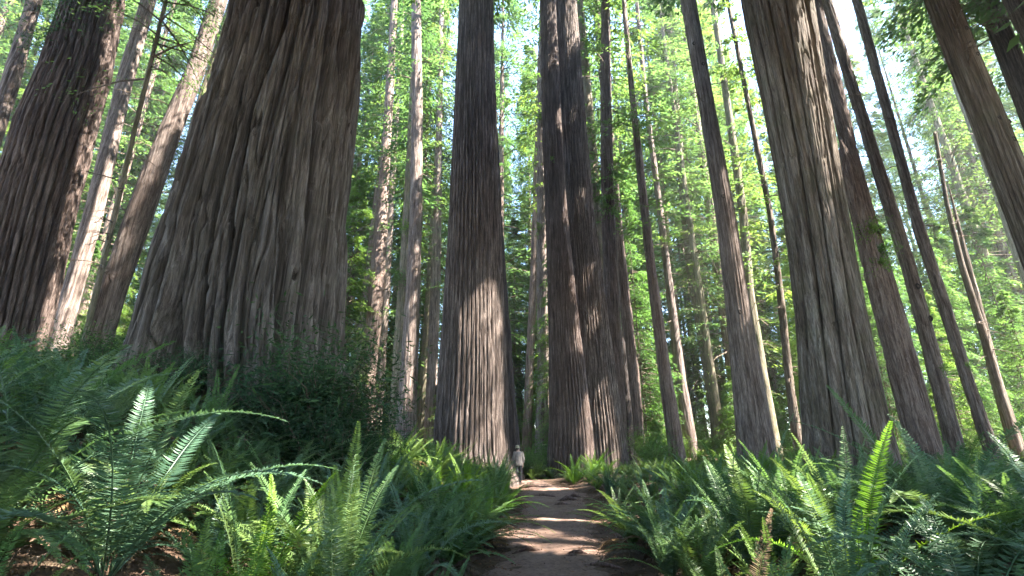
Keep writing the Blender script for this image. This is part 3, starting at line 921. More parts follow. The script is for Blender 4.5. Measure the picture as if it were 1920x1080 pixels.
me.polygons.foreach_set('material_index', np.concatenate([np.zeros(nq, np.int32), np.ones(len(me.polygons) - nq, np.int32)]))
tag(obj('far_woods', me), 'mass of hazy green redwoods closing the view far behind', 'woods', kind='stuff')
for i, (x, y) in enumerate(spots[:190]):
    p = PROTO[i % 8]
    s = rng.uniform(0.95, 1.25) if y < 85 else rng.uniform(0.8, 1.15)
    if i < 8:
        p.location = (x, y, gz(x, y))
        p.scale = (s,) * 3
        p.rotation_euler = (0, 0, rng.random() * 6.28)
    else:
        copy_tree(p, (x, y, gz(x, y)), rng.random() * 6.28, s)

for i in range(44):                                      # the forest goes on to both sides
    x, y = (-rng.uniform(42, 110), rng.uniform(-25, 55)) if i < 28 else (rng.uniform(85, 130), rng.uniform(-20, 60))
    if abs(x) < 1.5 * y or any((x - a) ** 2 + (y - b) ** 2 < 36 for a, b in spots):
        continue
    spots.append((x, y))
    copy_tree(PROTO[i % 8], (x, y, gz(x, y)), rng.random() * 6.28, rng.uniform(0.8, 1.1))

# young conifers and leafy understory in the sunlit clearing
SAP = []
SAP_LABEL = 'bushy bright green young conifer among the far trunks'
for i in range(5):
    H = (7, 12, 24, 9, 30)[i]
    root = thing('young_conifer', SAP_LABEL, 'young conifer', (0, 0, 0), 0, 'young conifers lit by the sun between the far trunks')
    me, ax = trunk_mesh('trunk', [(0, 0, 0.10), (H * 0.5, 0.1, 0.06), (H * 0.8, 0.1, 0.03)], H, 10, 14, H * 0.85, -0.3, 0.004, 8, seed=1300 + i)
    obj('trunk', me, M['twig'], root)
    make_crown('crown', lambda z: z * 0.01, 0.4, H + 0.3, 1.9 + 0.10 * H, 60 + 5 * H, 110, 0.20 + 0.005 * H, 1350 + i, root, M['under'], droop=0.45, lw=0.24, top_pow=0.7)
    SAP.append(root)
sp = []
tries = 0
while len(sp) < 280 and tries < 20000:
    tries += 1
    Yf = 33 + 60 * rng.random()
    xf = rng.uniform(-1.15, 1.15) * Yf
    if any((xf - a) ** 2 + (Yf - b) ** 2 < 2.2 ** 2 for a, b in sp):
        continue
    if any(abs(xf - t[3][0] * Yf / t[3][1]) < 1.3 and Yf < t[3][1] + 2 for t in TREES.values()):
        continue
    sp.append((xf, Yf))
for i, (x, y) in enumerate(sp):
    p = SAP[i % 5]
    s = rng.uniform(0.6, 1.05) * min(1.0, 0.4 + (y - 30) / 24)
    if i < 5:
        p.location = (x, y, gz(x, y))
        p.scale = (s,) * 3
    else:
        copy_tree(p, (x, y, gz(x, y)), rng.random() * 6.28, (s, s, s * rng.uniform(0.9, 1.2)))


# ------------------------------------------------------------------ ferns
def frond_acc(acc, L, phi0, phi1, wmax, npairs, rng, bend=0.0, az=0.0, org=(0, 0, 0), tint=0.5, curl=0.25, droopy=0.0, rach=0.006):
    """one arching frond: a rachis with a row of narrow leaflets on each side, growing along +X turned by az"""
    n = 24
    s = np.linspace(0, 1, n)
    ph = phi0 + (phi1 - phi0) * s ** 1.25
    ds = L / (n - 1)
    x = np.concatenate([[0], np.cumsum(np.cos(ph[:-1]) * ds)])
    z = np.concatenate([[0], np.cumsum(np.sin(ph[:-1]) * ds)])
    y = bend * L * s ** 2
    C = np.stack([x, y, z], -1)
    sp_ = np.linspace(0.10, 0.995, npairs)
    ci = np.stack([np.interp(sp_, s, C[:, k]) for k in range(3)], -1)
    T = np.gradient(C, axis=0)
    T /= np.linalg.norm(T, axis=1)[:, None]
    ti = np.stack([np.interp(sp_, s, T[:, k]) for k in range(3)], -1)
    ti /= np.linalg.norm(ti, axis=1)[:, None]
    side0 = np.cross(np.array([0, 0, 1.0]) * 1.0 + 1e-6, ti)
    side0 = np.where(np.linalg.norm(side0, axis=1)[:, None] < 0.15, np.array([[0, 1.0, 0]]), side0)
    side0[:, 0] *= 0.3
    side0 /= np.linalg.norm(side0, axis=1)[:, None]
    up = np.cross(ti, side0)
    w = wmax * np.minimum(1, (sp_ - 0.04) / 0.20) ** 0.7 * np.clip((1.02 - sp_) / 0.75, 0, 1) ** 0.62
    P, D, N, LL, TT = [], [], [], [], []
    for sg in (-1, 1):
        fw = 0.20 + 0.45 * sp_ ** 3 + rng.normal(0, 0.07, npairs)
        d = side0 * sg + ti * fw[:, None] + up * (curl * 0.6 - droopy + rng.normal(0, 0.12, npairs))[:, None]
        P.append(ci)
        D.append(d)
        N.append(up + rng.normal(0, 0.18, (npairs, 3)) + ti * 0.25)
        LL.append(w * rng.uniform(0.86, 1.1, npairs))
        TT.append(np.clip(tint + rng.normal(0, 0.12, npairs), 0, 1))
    P, D, N = map(np.concatenate, (P, D, N))
    LL, TT = np.concatenate(LL), np.concatenate(TT)
    pitch = L * 0.9 / npairs
    A2 = Acc()
    A2.leaves(P, D, N, LL, pitch * 1.05, TT, cup=-0.05)
    A2.tube(C, np.linspace(rach, rach * 0.2, n), 3, tint)
    ca, sa = math.cos(az), math.sin(az)
    R = np.array([[ca, -sa, 0], [sa, ca, 0], [0, 0, 1]])
    V = np.concatenate(A2.V) @ R.T + np.array(org)
    acc.add(V, np.concatenate(A2.F), np.concatenate(A2.T))


FROND = {}
frng = np.random.default_rng(404)


def frond_mesh(kind, i):
    k = (kind, i)
    if k in FROND:
        return FROND[k]
    A = Acc()
    if kind == 'dead':
        frond_acc(A, frng.uniform(0.7, 1.0), math.radians(frng.uniform(25, 50)), math.radians(frng.uniform(-85, -55)), 0.08, 44, frng, frng.normal(0, 0.1), tint=frng.random(), droopy=0.9)
    elif kind == 'up':
        frond_acc(A, frng.uniform(0.95, 1.25), math.radians(frng.uniform(74, 86)), math.radians(frng.uniform(20, 60)), 0.115, 76, frng, frng.normal(0, 0.07), tint=frng.uniform(0.3, 0.9))
    else:
        frond_acc(A, frng.uniform(0.95, 1.35), math.radians(frng.uniform(55, 80)), math.radians(frng.uniform(-45, 5)), 0.115, 76, frng, frng.normal(0, 0.10), tint=frng.uniform(0.1, 0.8))
    FROND[k] = A.mesh('frond')
    return FROND[k]


FMESH = {}


def frond_obj(kind, i, mat, parent, az, sc, tilt):
    me0 = frond_mesh(kind, i)
    key = (kind, i, mat)
    if key not in FMESH:
        m2 = me0.copy()
        m2.materials.clear()
        m2.materials.append(M[mat])
        FMESH[key] = m2
    o = obj('frond', FMESH[key], None, parent)
    o.rotation_euler = (tilt[0], tilt[1], az)
    o.scale = (sc,) * 3
    o.location = (0.05 * math.cos(az), 0.05 * math.sin(az), 0)
    return o


def fern(x, y, size, label, group=None, style='arch', mats=('fern',), nf=15, dead=3, face=None, spread=1.0, dz=0.0):
    root = thing('sword_fern', label, 'fern', (x, y, gz(x, y) - 0.02 + dz), 0, group)
    a0 = frng.random() * 6.28
    for i in range(nf):
        az = a0 + i * 2.39996 + frng.normal(0, 0.25)
        if face is not None:
            az = face + frng.normal(0, spread)
        kind = style if frng.random() < 0.8 else ('up' if style == 'arch' else 'arch')
        frond_obj(kind, int(frng.integers(0, 9)), mats[int(frng.integers(len(mats)))], root, az, size * 1.25 * frng.uniform(0.75, 1.12), (frng.normal(0, 0.12), frng.normal(0, 0.14)))
    for i in range(dead):
        frond_obj('dead', int(frng.integers(0, 5)), 'fern_dead', root, frng.random() * 6.28, size * frng.uniform(0.7, 1.0), (frng.normal(0, 0.1), frng.normal(0, 0.1)))
    return root


def at_ground(px, py):
    """point of the ground seen at a photo pixel (march along the ray)"""
    for Yd in np.concatenate([np.arange(2.0, 12, 0.1), np.arange(12, 60, 0.3)]):
        x, z, t = pix(px, py, Yd)
        if z <= gz(x, Yd):
            return x, Yd
    return x, 60.0


GREEN, BLUE, LIME = ('fern',), ('fern_blue',), ('fern_lime',)
# ferns that can be told apart: base point by forward distance and side
HERO = [
    (-4.1, 4.2, 1.45, 'big blue green fern with arching fronds high on the bank near the view edge', 'arch', ('fern_blue', 'fern_blue', 'fern'), 17, 3),
    (-3.2, 4.3, 1.3, 'wide blue green fern whose long fronds arch down below the giant trunk', 'arch', ('fern_blue',), 17, 2),
    (-1.75, 3.15, 0.85, 'upright fresh green fern in the lower corner over brown litter', 'up', ('fern', 'fern', 'fern_lime'), 11, 2),
    (-2.75, 2.8, 0.75, 'small fern with broad yellow green fronds in the bottom corner', 'up', ('fern', 'fern_lime'), 9, 1),
    (-1.35, 2.9, 0.85, 'bright green fern spreading low at the bottom edge before the path', 'arch', ('fern', 'fern_lime', 'fern'), 14, 1),
    (-2.2, 4.6, 0.9, 'fern with one lime frond and a brown hanging frond in the middle of the bank', 'up', ('fern', 'fern_lime', 'fern_blue'), 10, 5),
    (-1.55, 4.9, 1.15, 'tall dark fern with fine combed fronds at the foot of the giant', 'up', ('fern', 'fern_blue'), 18, 3),
    (-0.72, 4.7, 0.62, 'low fresh green fern hanging over the edge of the path', 'arch', ('fern',), 20, 1),
    (-1.2, 6.6, 1.0, 'thick dark green fern bunch halfway along the bank edge', 'arch', ('fern', 'fern_blue'), 20, 3),
    (2.95, 4.7, 1.0, 'fern with a glowing lime frond standing upright before the broad brown redwood', 'up', ('fern', 'fern_lime', 'fern'), 14, 3),
    (2.6, 5.8, 1.15, 'tall upright dark green fern rising in front of the broad brown redwood', 'up', ('fern', 'fern_blue'), 18, 3),
    (4.1, 5.0, 1.1, 'blue green fern fountain in front of the reddish ribbed trunks', 'arch', ('fern_blue', 'fern'), 17, 3),
    (2.4, 3.9, 1.05, 'blue green fern with a big feathery frond at the bottom of the picture', 'up', ('fern_blue', 'fern'), 13, 4),
    (1.75, 4.4, 0.8, 'browning fern with dry drooping fronds beside the path', 'arch', ('fern', 'fern', 'fern_dead'), 14, 8),
    (3.9, 3.7, 1.0, 'dark feathery fern filling the lower corner', 'arch', ('fern_blue', 'fern'), 16, 3),
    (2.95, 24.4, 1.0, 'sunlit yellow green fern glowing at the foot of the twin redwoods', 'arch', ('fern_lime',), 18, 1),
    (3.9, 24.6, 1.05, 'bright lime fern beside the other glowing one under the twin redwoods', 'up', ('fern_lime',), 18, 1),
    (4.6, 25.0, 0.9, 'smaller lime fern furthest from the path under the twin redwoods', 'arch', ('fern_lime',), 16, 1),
]
taken = []
for (x, y, s, lab, st, mats, nf, dd) in HERO:
    fern(x, y, s, lab, None, st, mats, nf, dd)
    taken.append((x, y, 0.55 * s))


def occupied(x, y, d):
    if any((x - a) ** 2 + (y - b) ** 2 < (d + r * 0.6) ** 2 for a, b, r in taken):
        return True
    for k, (root, fax, frd, (bx, Y, g)) in TREES.items():
        if math.hypot(x - bx, y - Y) < float(frd(0.3)) + 0.15:
            return True
    return False


# fern prototypes as whole plants for the rest of the banks
FP = {}
prng = np.random.default_rng(909)


def fern_mesh(kind, i, nf, npairs):
    A = Acc()
    a0 = prng.random() * 6.28
    for f in range(nf):
        az = a0 + f * 2.39996 + prng.normal(0, 0.3)
        up = (kind == 'up') == (prng.random() < 0.8)
        if up:
            frond_acc(A, prng.uniform(0.85, 1.25), math.radians(prng.uniform(68, 86)), math.radians(prng.uniform(5, 60)), 0.108, npairs, prng, prng.normal(0, 0.1), az, tint=prng.uniform(0.2, 1.0))
        else:
            frond_acc(A, prng.uniform(0.85, 1.3), math.radians(prng.uniform(48, 78)), math.radians(prng.uniform(-50, 5)), 0.108, npairs, prng, prng.normal(0, 0.12), az, tint=prng.uniform(0.0, 0.85))
    nlive = A.n
    fl = sum(len(f) for f in A.F)
    for f in range(6):
        frond_acc(A, prng.uniform(0.6, 0.95), math.radians(prng.uniform(20, 45)), math.radians(prng.uniform(-80, -50)), 0.07, 24, prng, prng.normal(0, 0.1), prng.random() * 6.28, tint=prng.random(), droopy=0.9)
    return A, fl


for kind in ('arch', 'up'):
    for i in range(4):
        A, fl = fern_mesh(kind, i, int(prng.integers(16, 23)), 46)
        for mname in ('fern', 'fern_blue', 'fern_lime'):
            me = A.mesh('sword_fern')
            me.materials.append(M[mname])
            me.materials.append(M['fern_dead'])
            idx = np.zeros(len(me.polygons), np.int32)
            idx[fl:] = 1
            me.polygons.foreach_set('material_index', idx)
            FP[(kind, i, mname)] = me


def scatter_ferns(n, xr, yr, test, size, label, group, mats, upp=0.4, dmin=0.55):
    cnt = 0
    for _ in range(n * 60):
        if cnt >= n:
            break
        y = yr[0] + (yr[1] - yr[0]) * prng.random() ** 1.15
        x = prng.uniform(*xr)
        if not test(x, y) or occupied(x, y, dmin):
            continue
        s = prng.uniform(*size)
        kind = 'up' if prng.random() < upp else 'arch'
        o = bpy.data.objects.new('sword_fern', FP[(kind, int(prng.integers(4)), mats[int(prng.integers(len(mats)))])])
        COL.objects.link(o)
        o.location = (x, y, gz(x, y) - 0.03)
        o.rotation_euler = (prng.normal(0, 0.08), prng.normal(0, 0.08), prng.random() * 6.28)
        o.scale = (s, s, s * prng.uniform(0.85, 1.1))
        tag(o, label, 'fern', group)
        taken.append((x, y, 0.5 * s))
        cnt += 1


pl = lambda y: float(path_center(y) - path_half(y))
pr = lambda y: float(path_center(y) + path_half(y))
inview = lambda x, y, k=1.12: abs(x) < k * y + 0.6
scatter_ferns(75, (-7, 0), (3.2, 9), lambda x, y: x < pl(y) - 0.45 and inview(x, y) and math.hypot(x + 2.6, y - 3.3) > 0.85, (0.8, 1.3), 'dark green sword fern on the bank before the giant redwood', 'sword ferns on the bank before the giant redwood', ('fern', 'fern_blue', 'fern'), 0.3, 0.25)
scatter_ferns(80, (-5, 2), (8.5, 22.5), lambda x, y: pl(y) - 3.6 < x < pl(y) - (0.35 if y < 16 else 0.8) and inview(x, y), (0.85, 1.35), 'green sword fern in the thick mass between the giant and the path', 'sword ferns massed between the giant and the path', ('fern', 'fern', 'fern_lime'), 0.4, 0.3)
scatter_ferns(36, (-18, -6), (5, 22), lambda x, y: inview(x, y), (0.9, 1.4), 'shaded sword fern up the slope around the dark wide redwood', 'sword ferns up the slope behind', ('fern', 'fern_blue', 'crown_dark')[:2], 0.3, 0.6)
scatter_ferns(85, (1, 9), (3.4, 10), lambda x, y: x > pr(y) + 0.4 and inview(x, y), (0.8, 1.25), 'dark green sword fern on the bank in front of the broad brown redwood', 'sword ferns before the broad brown redwood', ('fern', 'fern_blue', 'fern'), 0.3, 0.25)
scatter_ferns(80, (2, 20), (9.5, 26), lambda x, y: x > pr(y) + 0.4 and inview(x, y), (0.7, 1.1), 'sword fern in the wide bed between the path and the leaning trunks', 'sword ferns filling the bed beyond the path', ('fern', 'fern', 'fern_lime', 'fern_blue'), 0.5, 0.5)


def fern_mass(name, label, mats, spots_):
    """far ferns too small and crowded to tell apart: one mass"""
    A = Acc()
    for (x, y, sc) in spots_:
        me = FP[(('arch', 'up')[int(prng.integers(2))], int(prng.integers(4)), 'fern')]
        n = len(me.vertices)
        co = np.empty(n * 3, np.float32)
        me.vertices.foreach_get('co', co)
        ix = np.empty(len(me.loops), np.int32)
        me.loops.foreach_get('vertex_index', ix)
        tn = np.empty(len(me.polygons), np.float32)
        me.attributes['tint'].data.foreach_get('value', tn)
        a = prng.random() * 6.28
        R = np.array([[math.cos(a), -math.sin(a), 0], [math.sin(a), math.cos(a), 0], [0, 0, 1]])
        A.add(co.reshape(-1, 3) @ R.T * sc + np.array([x, y, gz(x, y) - 0.03]), ix.reshape(-1, 4), tn)
    tag(obj(name, A.mesh(name), M[mats]), label, 'ferns', kind='stuff')


def spots_for(n, xr, yr, test, size, dmin):
    out = []
    for _ in range(n * 40):
        if len(out) >= n:
            break
        x, y = prng.uniform(*xr), prng.uniform(*yr)
        if test(x, y) and inview(x, y) and not occupied(x, y, dmin):
            out.append((x, y, prng.uniform(*size)))
            taken.append((x, y, 0.5))
    return out


fern_mass('fern_undergrowth', 'green ferns crowding the floor around the twin redwoods', 'fern', spots_for(70, (0.2, 12), (17, 30), lambda x, y: (x > pr(y) + 0.5) or (y > 26.4), (0.6, 1.0), 0.3))
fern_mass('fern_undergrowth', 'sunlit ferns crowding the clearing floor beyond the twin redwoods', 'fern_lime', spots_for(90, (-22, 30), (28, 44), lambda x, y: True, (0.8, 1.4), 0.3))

# ------------------------------------------------------------------ shrubs
SHR = []
srng = np.random.default_rng(55)


def shrub_mesh(h, nst, nl, ls, seed):
    rng = np.random.default_rng(seed)
    A, B = Acc(), Acc()
    for i in range(nst):
        az = rng.random() * 6.28
        out = rng.uniform(0.15, 0.75) * h
        s = np.linspace(0, 1, 7)
        pts = np.stack([math.cos(az) * out * s ** 1.4, math.sin(az) * out * s ** 1.4, h * rng.uniform(0.55, 1.05) * s * (1.15 - 0.3 * s)], -1)
        pts[1:] += rng.normal(0, 0.03 * h, (6, 3))
        B.tube(pts, np.linspace(0.010, 0.002, 7), 4)
        u = rng.uniform(0.25, 1, nl)
        P = np.stack([np.interp(u, s, pts[:, k]) for k in range(3)], -1)
        P += rng.normal(0, 0.09 * h, P.shape) * (0.4 + u[:, None])
        D = rng.normal(0, 1, P.shape)
        D[:, 2] *= 0.5
        N = rng.normal(0, 0.5, P.shape) + np.array([0, 0, 1])
        A.leaves(P, D, N, ls * rng.uniform(0.6, 1.4, nl), ls * 0.24, rng.random(nl))
    return A, B


for i in range(4):
    A, B = shrub_mesh((0.9, 1.3, 1.1, 1.6)[i], 26, 210, 0.085, 60 + i)
    SHR.append((A.mesh('leaves'), B.mesh('stem', True)))


def shrub(x, y, s, label, mat='shrub', group=None, i=None, dz=-0.03):
    root = thing('shrub', label, 'shrub', (x, y, gz(x, y) + dz), srng.random() * 6.28, group)
    root.scale = (s,) * 3
    a, b = SHR[int(srng.integers(4)) if i is None else i]
    key = (a.name, mat)
    if key not in FMESH:
        m2 = a.copy()
        m2.materials.append(M[mat])
        FMESH[key] = m2
    obj('leaves', FMESH[key], None, root)
    if len(b.materials) == 0:
        b.materials.append(M['twig'])
    obj('stem', b, None, root)
    return root


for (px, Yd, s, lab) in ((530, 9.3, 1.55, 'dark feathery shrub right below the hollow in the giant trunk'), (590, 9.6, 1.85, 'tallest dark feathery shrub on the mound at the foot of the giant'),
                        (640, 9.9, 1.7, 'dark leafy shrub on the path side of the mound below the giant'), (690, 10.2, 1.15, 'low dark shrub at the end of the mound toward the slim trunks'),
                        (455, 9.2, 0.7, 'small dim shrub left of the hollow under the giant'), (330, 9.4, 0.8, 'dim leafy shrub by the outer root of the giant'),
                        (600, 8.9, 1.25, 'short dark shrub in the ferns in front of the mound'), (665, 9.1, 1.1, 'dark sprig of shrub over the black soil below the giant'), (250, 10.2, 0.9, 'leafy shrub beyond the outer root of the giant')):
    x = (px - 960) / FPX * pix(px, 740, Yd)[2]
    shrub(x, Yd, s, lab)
for (px, Yd, sc, mt, lab) in ((165, 13.2, 1.5, 'under', 'bright leafy shrub at the foot of the thin dark leaning trunk'), (205, 12.6, 1.4, 'shrub', 'dense shrub hiding the foot of the smooth leaning trunk'), (235, 13.6, 1.5, 'under', 'light green shrub squeezed between the leaning trunk and the giant'), (120, 12.4, 1.3, 'shrub', 'dark shrub under the sunlit foot of the dark wide redwood')):
    shrub((px - 960) / FPX * pix(px, 640, Yd)[2], Yd, sc, lab, mt)
for k in range(26):
    y = srng.uniform(8, 24)
    x = -srng.uniform(0.55, 1.05) * y
    if not occupied(x, y, 0.3):
        shrub(x, y, srng.uniform(0.8, 1.7), 'leafy green shrub in the undergrowth around the dark wide redwood', 'shrub' if srng.random() < 0.6 else 'under', 'shrubs in the undergrowth up the slope')
for k in range(60):
    y = srng.uniform(27, 50)
    x = srng.uniform(-0.75, 1.1) * y
    if not occupied(x, y, 0.3) and abs(x - float(path_center(y))) > 0.9:
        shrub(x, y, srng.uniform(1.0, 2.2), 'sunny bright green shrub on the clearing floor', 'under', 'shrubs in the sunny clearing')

for (x, y, sc, mt) in ((0.7, 26.9, 0.8, 'shrub'), (1.35, 27.4, 0.9, 'under'), (0.3, 28.0, 1.0, 'shrub'), (1.0, 29.0, 1.2, 'under'), (1.6, 28.4, 0.8, 'shrub'), (0.2, 30.0, 1.3, 'under'), (1.2, 31, 1.3, 'under')):
    shrub(x, y, sc, 'leafy shrub closing the gap behind the person', mt, 'shrubs in the gap behind the person')

# ------------------------------------------------------------------ litter, twigs, roots and stones
lr = np.random.default_rng(31)


def litter(n, xr, yr, test, ls, name, label):
    A = Acc()
    P = []
    while len(P) < n:
        y = yr[0] + (yr[1] - yr[0]) * lr.random(4000) ** 1.4
        x = lr.uniform(xr[0], xr[1], 4000)
        ok = test(x, y)
        P += list(zip(x[ok], y[ok]))
    P = np.array(P[:n])
    z = ground_z(P[:, 0], P[:, 1]) + lr.uniform(0.012, 0.05, n)
    a = lr.random(n) * 6.28
    D = np.stack([np.cos(a), np.sin(a), lr.normal(0, 0.25, n)], -1)
    N = lr.normal(0, 0.35, (n, 3)) + np.array([0, 0, 1])
    L = ls * lr.uniform(0.4, 1.7, n)
    A.leaves(np.column_stack([P, z]), D, N, L, L * lr.uniform(0.15, 0.5, n), lr.random(n) ** 1.5)
    tag(obj(name, A.mesh(name), M['litter']), label, 'litter', kind='stuff')


vpl = lambda y: path_center(y) - path_half(y)
vpr = lambda y: path_center(y) + path_half(y)
litter(26000, (-8, 10), (1.5, 22), lambda x, y: (x < vpl(y) - 0.05) | (x > vpr(y) + 0.05), 0.06, 'fallen_leaves', 'brown fallen leaves and needles under the ferns')
litter(7000, (-1, 4), (3, 24), lambda x, y: (x > vpl(y) - 0.1) & (x < vpr(y) + 0.1) & (np.abs(x - path_center(y)) > lr.random(x.shape) ** 0.5 * path_half(y) * 0.9), 0.045, 'path_litter', 'scattered brown needles and bark flakes on the dirt path')
A = Acc()
for i in range(900):
    y = 2.0 + 16 * lr.random() ** 1.3
    x = lr.uniform(-6, 8)
    if vpl(y) - 0.0 < x < vpr(y) + 0.0 and lr.random() < 0.9:
        continue
    L = lr.uniform(0.15, 0.8)
    a = lr.random() * 6.28
    s = np.linspace(-0.5, 0.5, 5)
    px_, py_ = x + np.cos(a) * s * L, y + np.sin(a) * s * L
    pts = np.stack([px_, py_, ground_z(px_, py_) + 0.03 + lr.uniform(0, 0.10) * np.abs(s)], -1)
    pts += lr.normal(0, 0.012, pts.shape)
    A.tube(pts, np.linspace(0.008, 0.003, 5), 4, lr.random())
tag(obj('twig_litter', A.mesh('twig_litter', True), M['twig']), 'thin dead twigs strewn over the banks', 'twigs', kind='stuff')

M['root'] = bark('root_wood', (0.05, 0.032, 0.026), (0.10, 0.065, 0.052), (0.18, 0.125, 0.105), None, 0, 0.4, 14, 5)


def exposed_root(x, y, ang, L, r, label, hump=0.05):
    n = 16
    s = np.linspace(-0.5, 0.5, n)
    wob = np.cumsum(lr.normal(0, 0.018, n)) * L
    px_ = x + np.cos(ang) * s * L - np.sin(ang) * wob
    py_ = y + np.sin(ang) * s * L + np.cos(ang) * wob
    z = ground_z(px_, py_) + 0.018 + hump * np.exp(-(s / 0.22) ** 2) - 0.10 * (np.abs(s) * 2) ** 4
    A = Acc()
    rad = r * (1.0 - 0.55 * np.abs(s) * 2) * (1 + lr.normal(0, 0.08, n))
    A.tube(np.stack([px_ - x, py_ - y, z], -1), rad, 9)
    o = obj('exposed_root', A.mesh('exposed_root', True), M['root'], None, (x, y, 0))
    tag(o, label, 'root')


exposed_root(0.25, 8.9, 0.35, 0.8, 0.035, 'low humped root at the near side edge of the dirt path', 0.05)
exposed_root(1.05, 8.8, 0.2, 0.5, 0.035, 'stubby dark root poking up in the middle of the near path', 0.03)
exposed_root(1.35, 8.0, -0.5, 0.8, 0.03, 'thin straight root on the lit part of the near path', 0.02)
exposed_root(0.62, 7.1, 0.6, 0.4, 0.035, 'small root bump closest to the viewer on the path', 0.03)
exposed_root(1.85, 17.4, 0.3, 0.9, 0.07, 'knobbly root crossing the path halfway along', 0.08)
exposed_root(2.2, 18.6, -0.3, 0.7, 0.06, 'short root beside the knobbly one halfway along the path', 0.07)
exposed_root(1.2, 18.8, -0.15, 1.3, 0.06, 'long low root crossing the path toward the person', 0.04)
exposed_root(1.5, 15.9, 0.25, 0.8, 0.045, 'thin root across the path just past the sunlit streak', 0.04)
exposed_root(0.7, 22.3, 0.5, 1.6, 0.11, 'thick dark root at the feet of the person', 0.1)


def stone(x, y, r, label, seed):
    bm = bmesh.new()
    bmesh.ops.create_icosphere(bm, subdivisions=3, radius=r)
    for v in bm.verts:
        c = v.co
        k = 1 + 0.35 * float(perlin(c.x / r * 0.9, c.y / r * 0.9, c.z / r * 0.9, seed))
        v.co = Vector((c.x * k * 1.3, c.y * k, max(c.z * k * 0.7, -r * 0.3)))
    me = bpy.data.meshes.new('stone')
    bm.to_mesh(me)
    bm.free()
    o = obj('stone', me, M['root'], None, (x, y, gz(x, y) + r * 0.12))
    tag(o, label, 'stone')


stone(0.95, 8.6, 0.07, 'small angular brown stone on the near path beside the stubby root', 3)

# ------------------------------------------------------------------ the person on the path
def plain(name, col, rough=0.8, noise=0.15, scale=30):
    m, n, out = newmat(name)
    tc = node(n, 'ShaderNodeTexCoord')
    a = node(n, 'ShaderNodeTexNoise', Scale=scale, Detail=4.0)
    n.links.new(tc.outputs['Object'], a.inputs['Vector'])
    c = ramp(n, a.outputs['Fac'], [(0.3, tuple(x * (1 - noise) for x in col)), (0.7, tuple(x * (1 + noise) for x in col))])
    p = node(n, 'ShaderNodeBsdfPrincipled', Roughness=rough)
    n.links.new(c, p.inputs['Base Color'])
    n.links.new(p.outputs[0], out.inputs['Surface'])
    return m


M['skin'] = plain('skin', (0.42, 0.26, 0.19), 0.6, 0.06)
M['shirt'] = plain('shirt_cloth', (0.23, 0.195, 0.175), 0.9, 0.15, 12)
M['trouser'] = plain('trouser_cloth', (0.045, 0.042, 0.045), 0.9, 0.2)
M['hat'] = plain('hat_cloth', (0.26, 0.23, 0.15), 0.9, 0.12)
M['shoe'] = plain('shoe_leather', (0.05, 0.035, 0.028), 0.7, 0.2)
M['hair'] = plain('hair', (0.03, 0.022, 0.018), 0.6, 0.3)


def skin_mesh(name, verts, edges, radii, root=0, sub=2):
    me = bpy.data.meshes.new(name)
    me.from_pydata(verts, edges, [])
    o = bpy.data.objects.new(name, me)
    COL.objects.link(o)
    md = o.modifiers.new('skin', 'SKIN')
    md.use_smooth_shade = True
    for i, r in enumerate(radii):
        sv = me.skin_vertices[0].data[i]
        sv.radius = r if hasattr(r, '__len__') else (r, r)
        sv.use_root = (i == root)
    ms = o.modifiers.new('sub', 'SUBSURF')
    ms.levels = sub
    ms.render_levels = sub
    dg = bpy.context.evaluated_depsgraph_get()
    ev = o.evaluated_get(dg)
    out = bpy.data.meshes.new_from_object(ev)
    out.name = name
    bpy.data.objects.remove(o)
    bpy.data.meshes.remove(me)
    for p in out.polygons:
        p.use_smooth = True
    return out


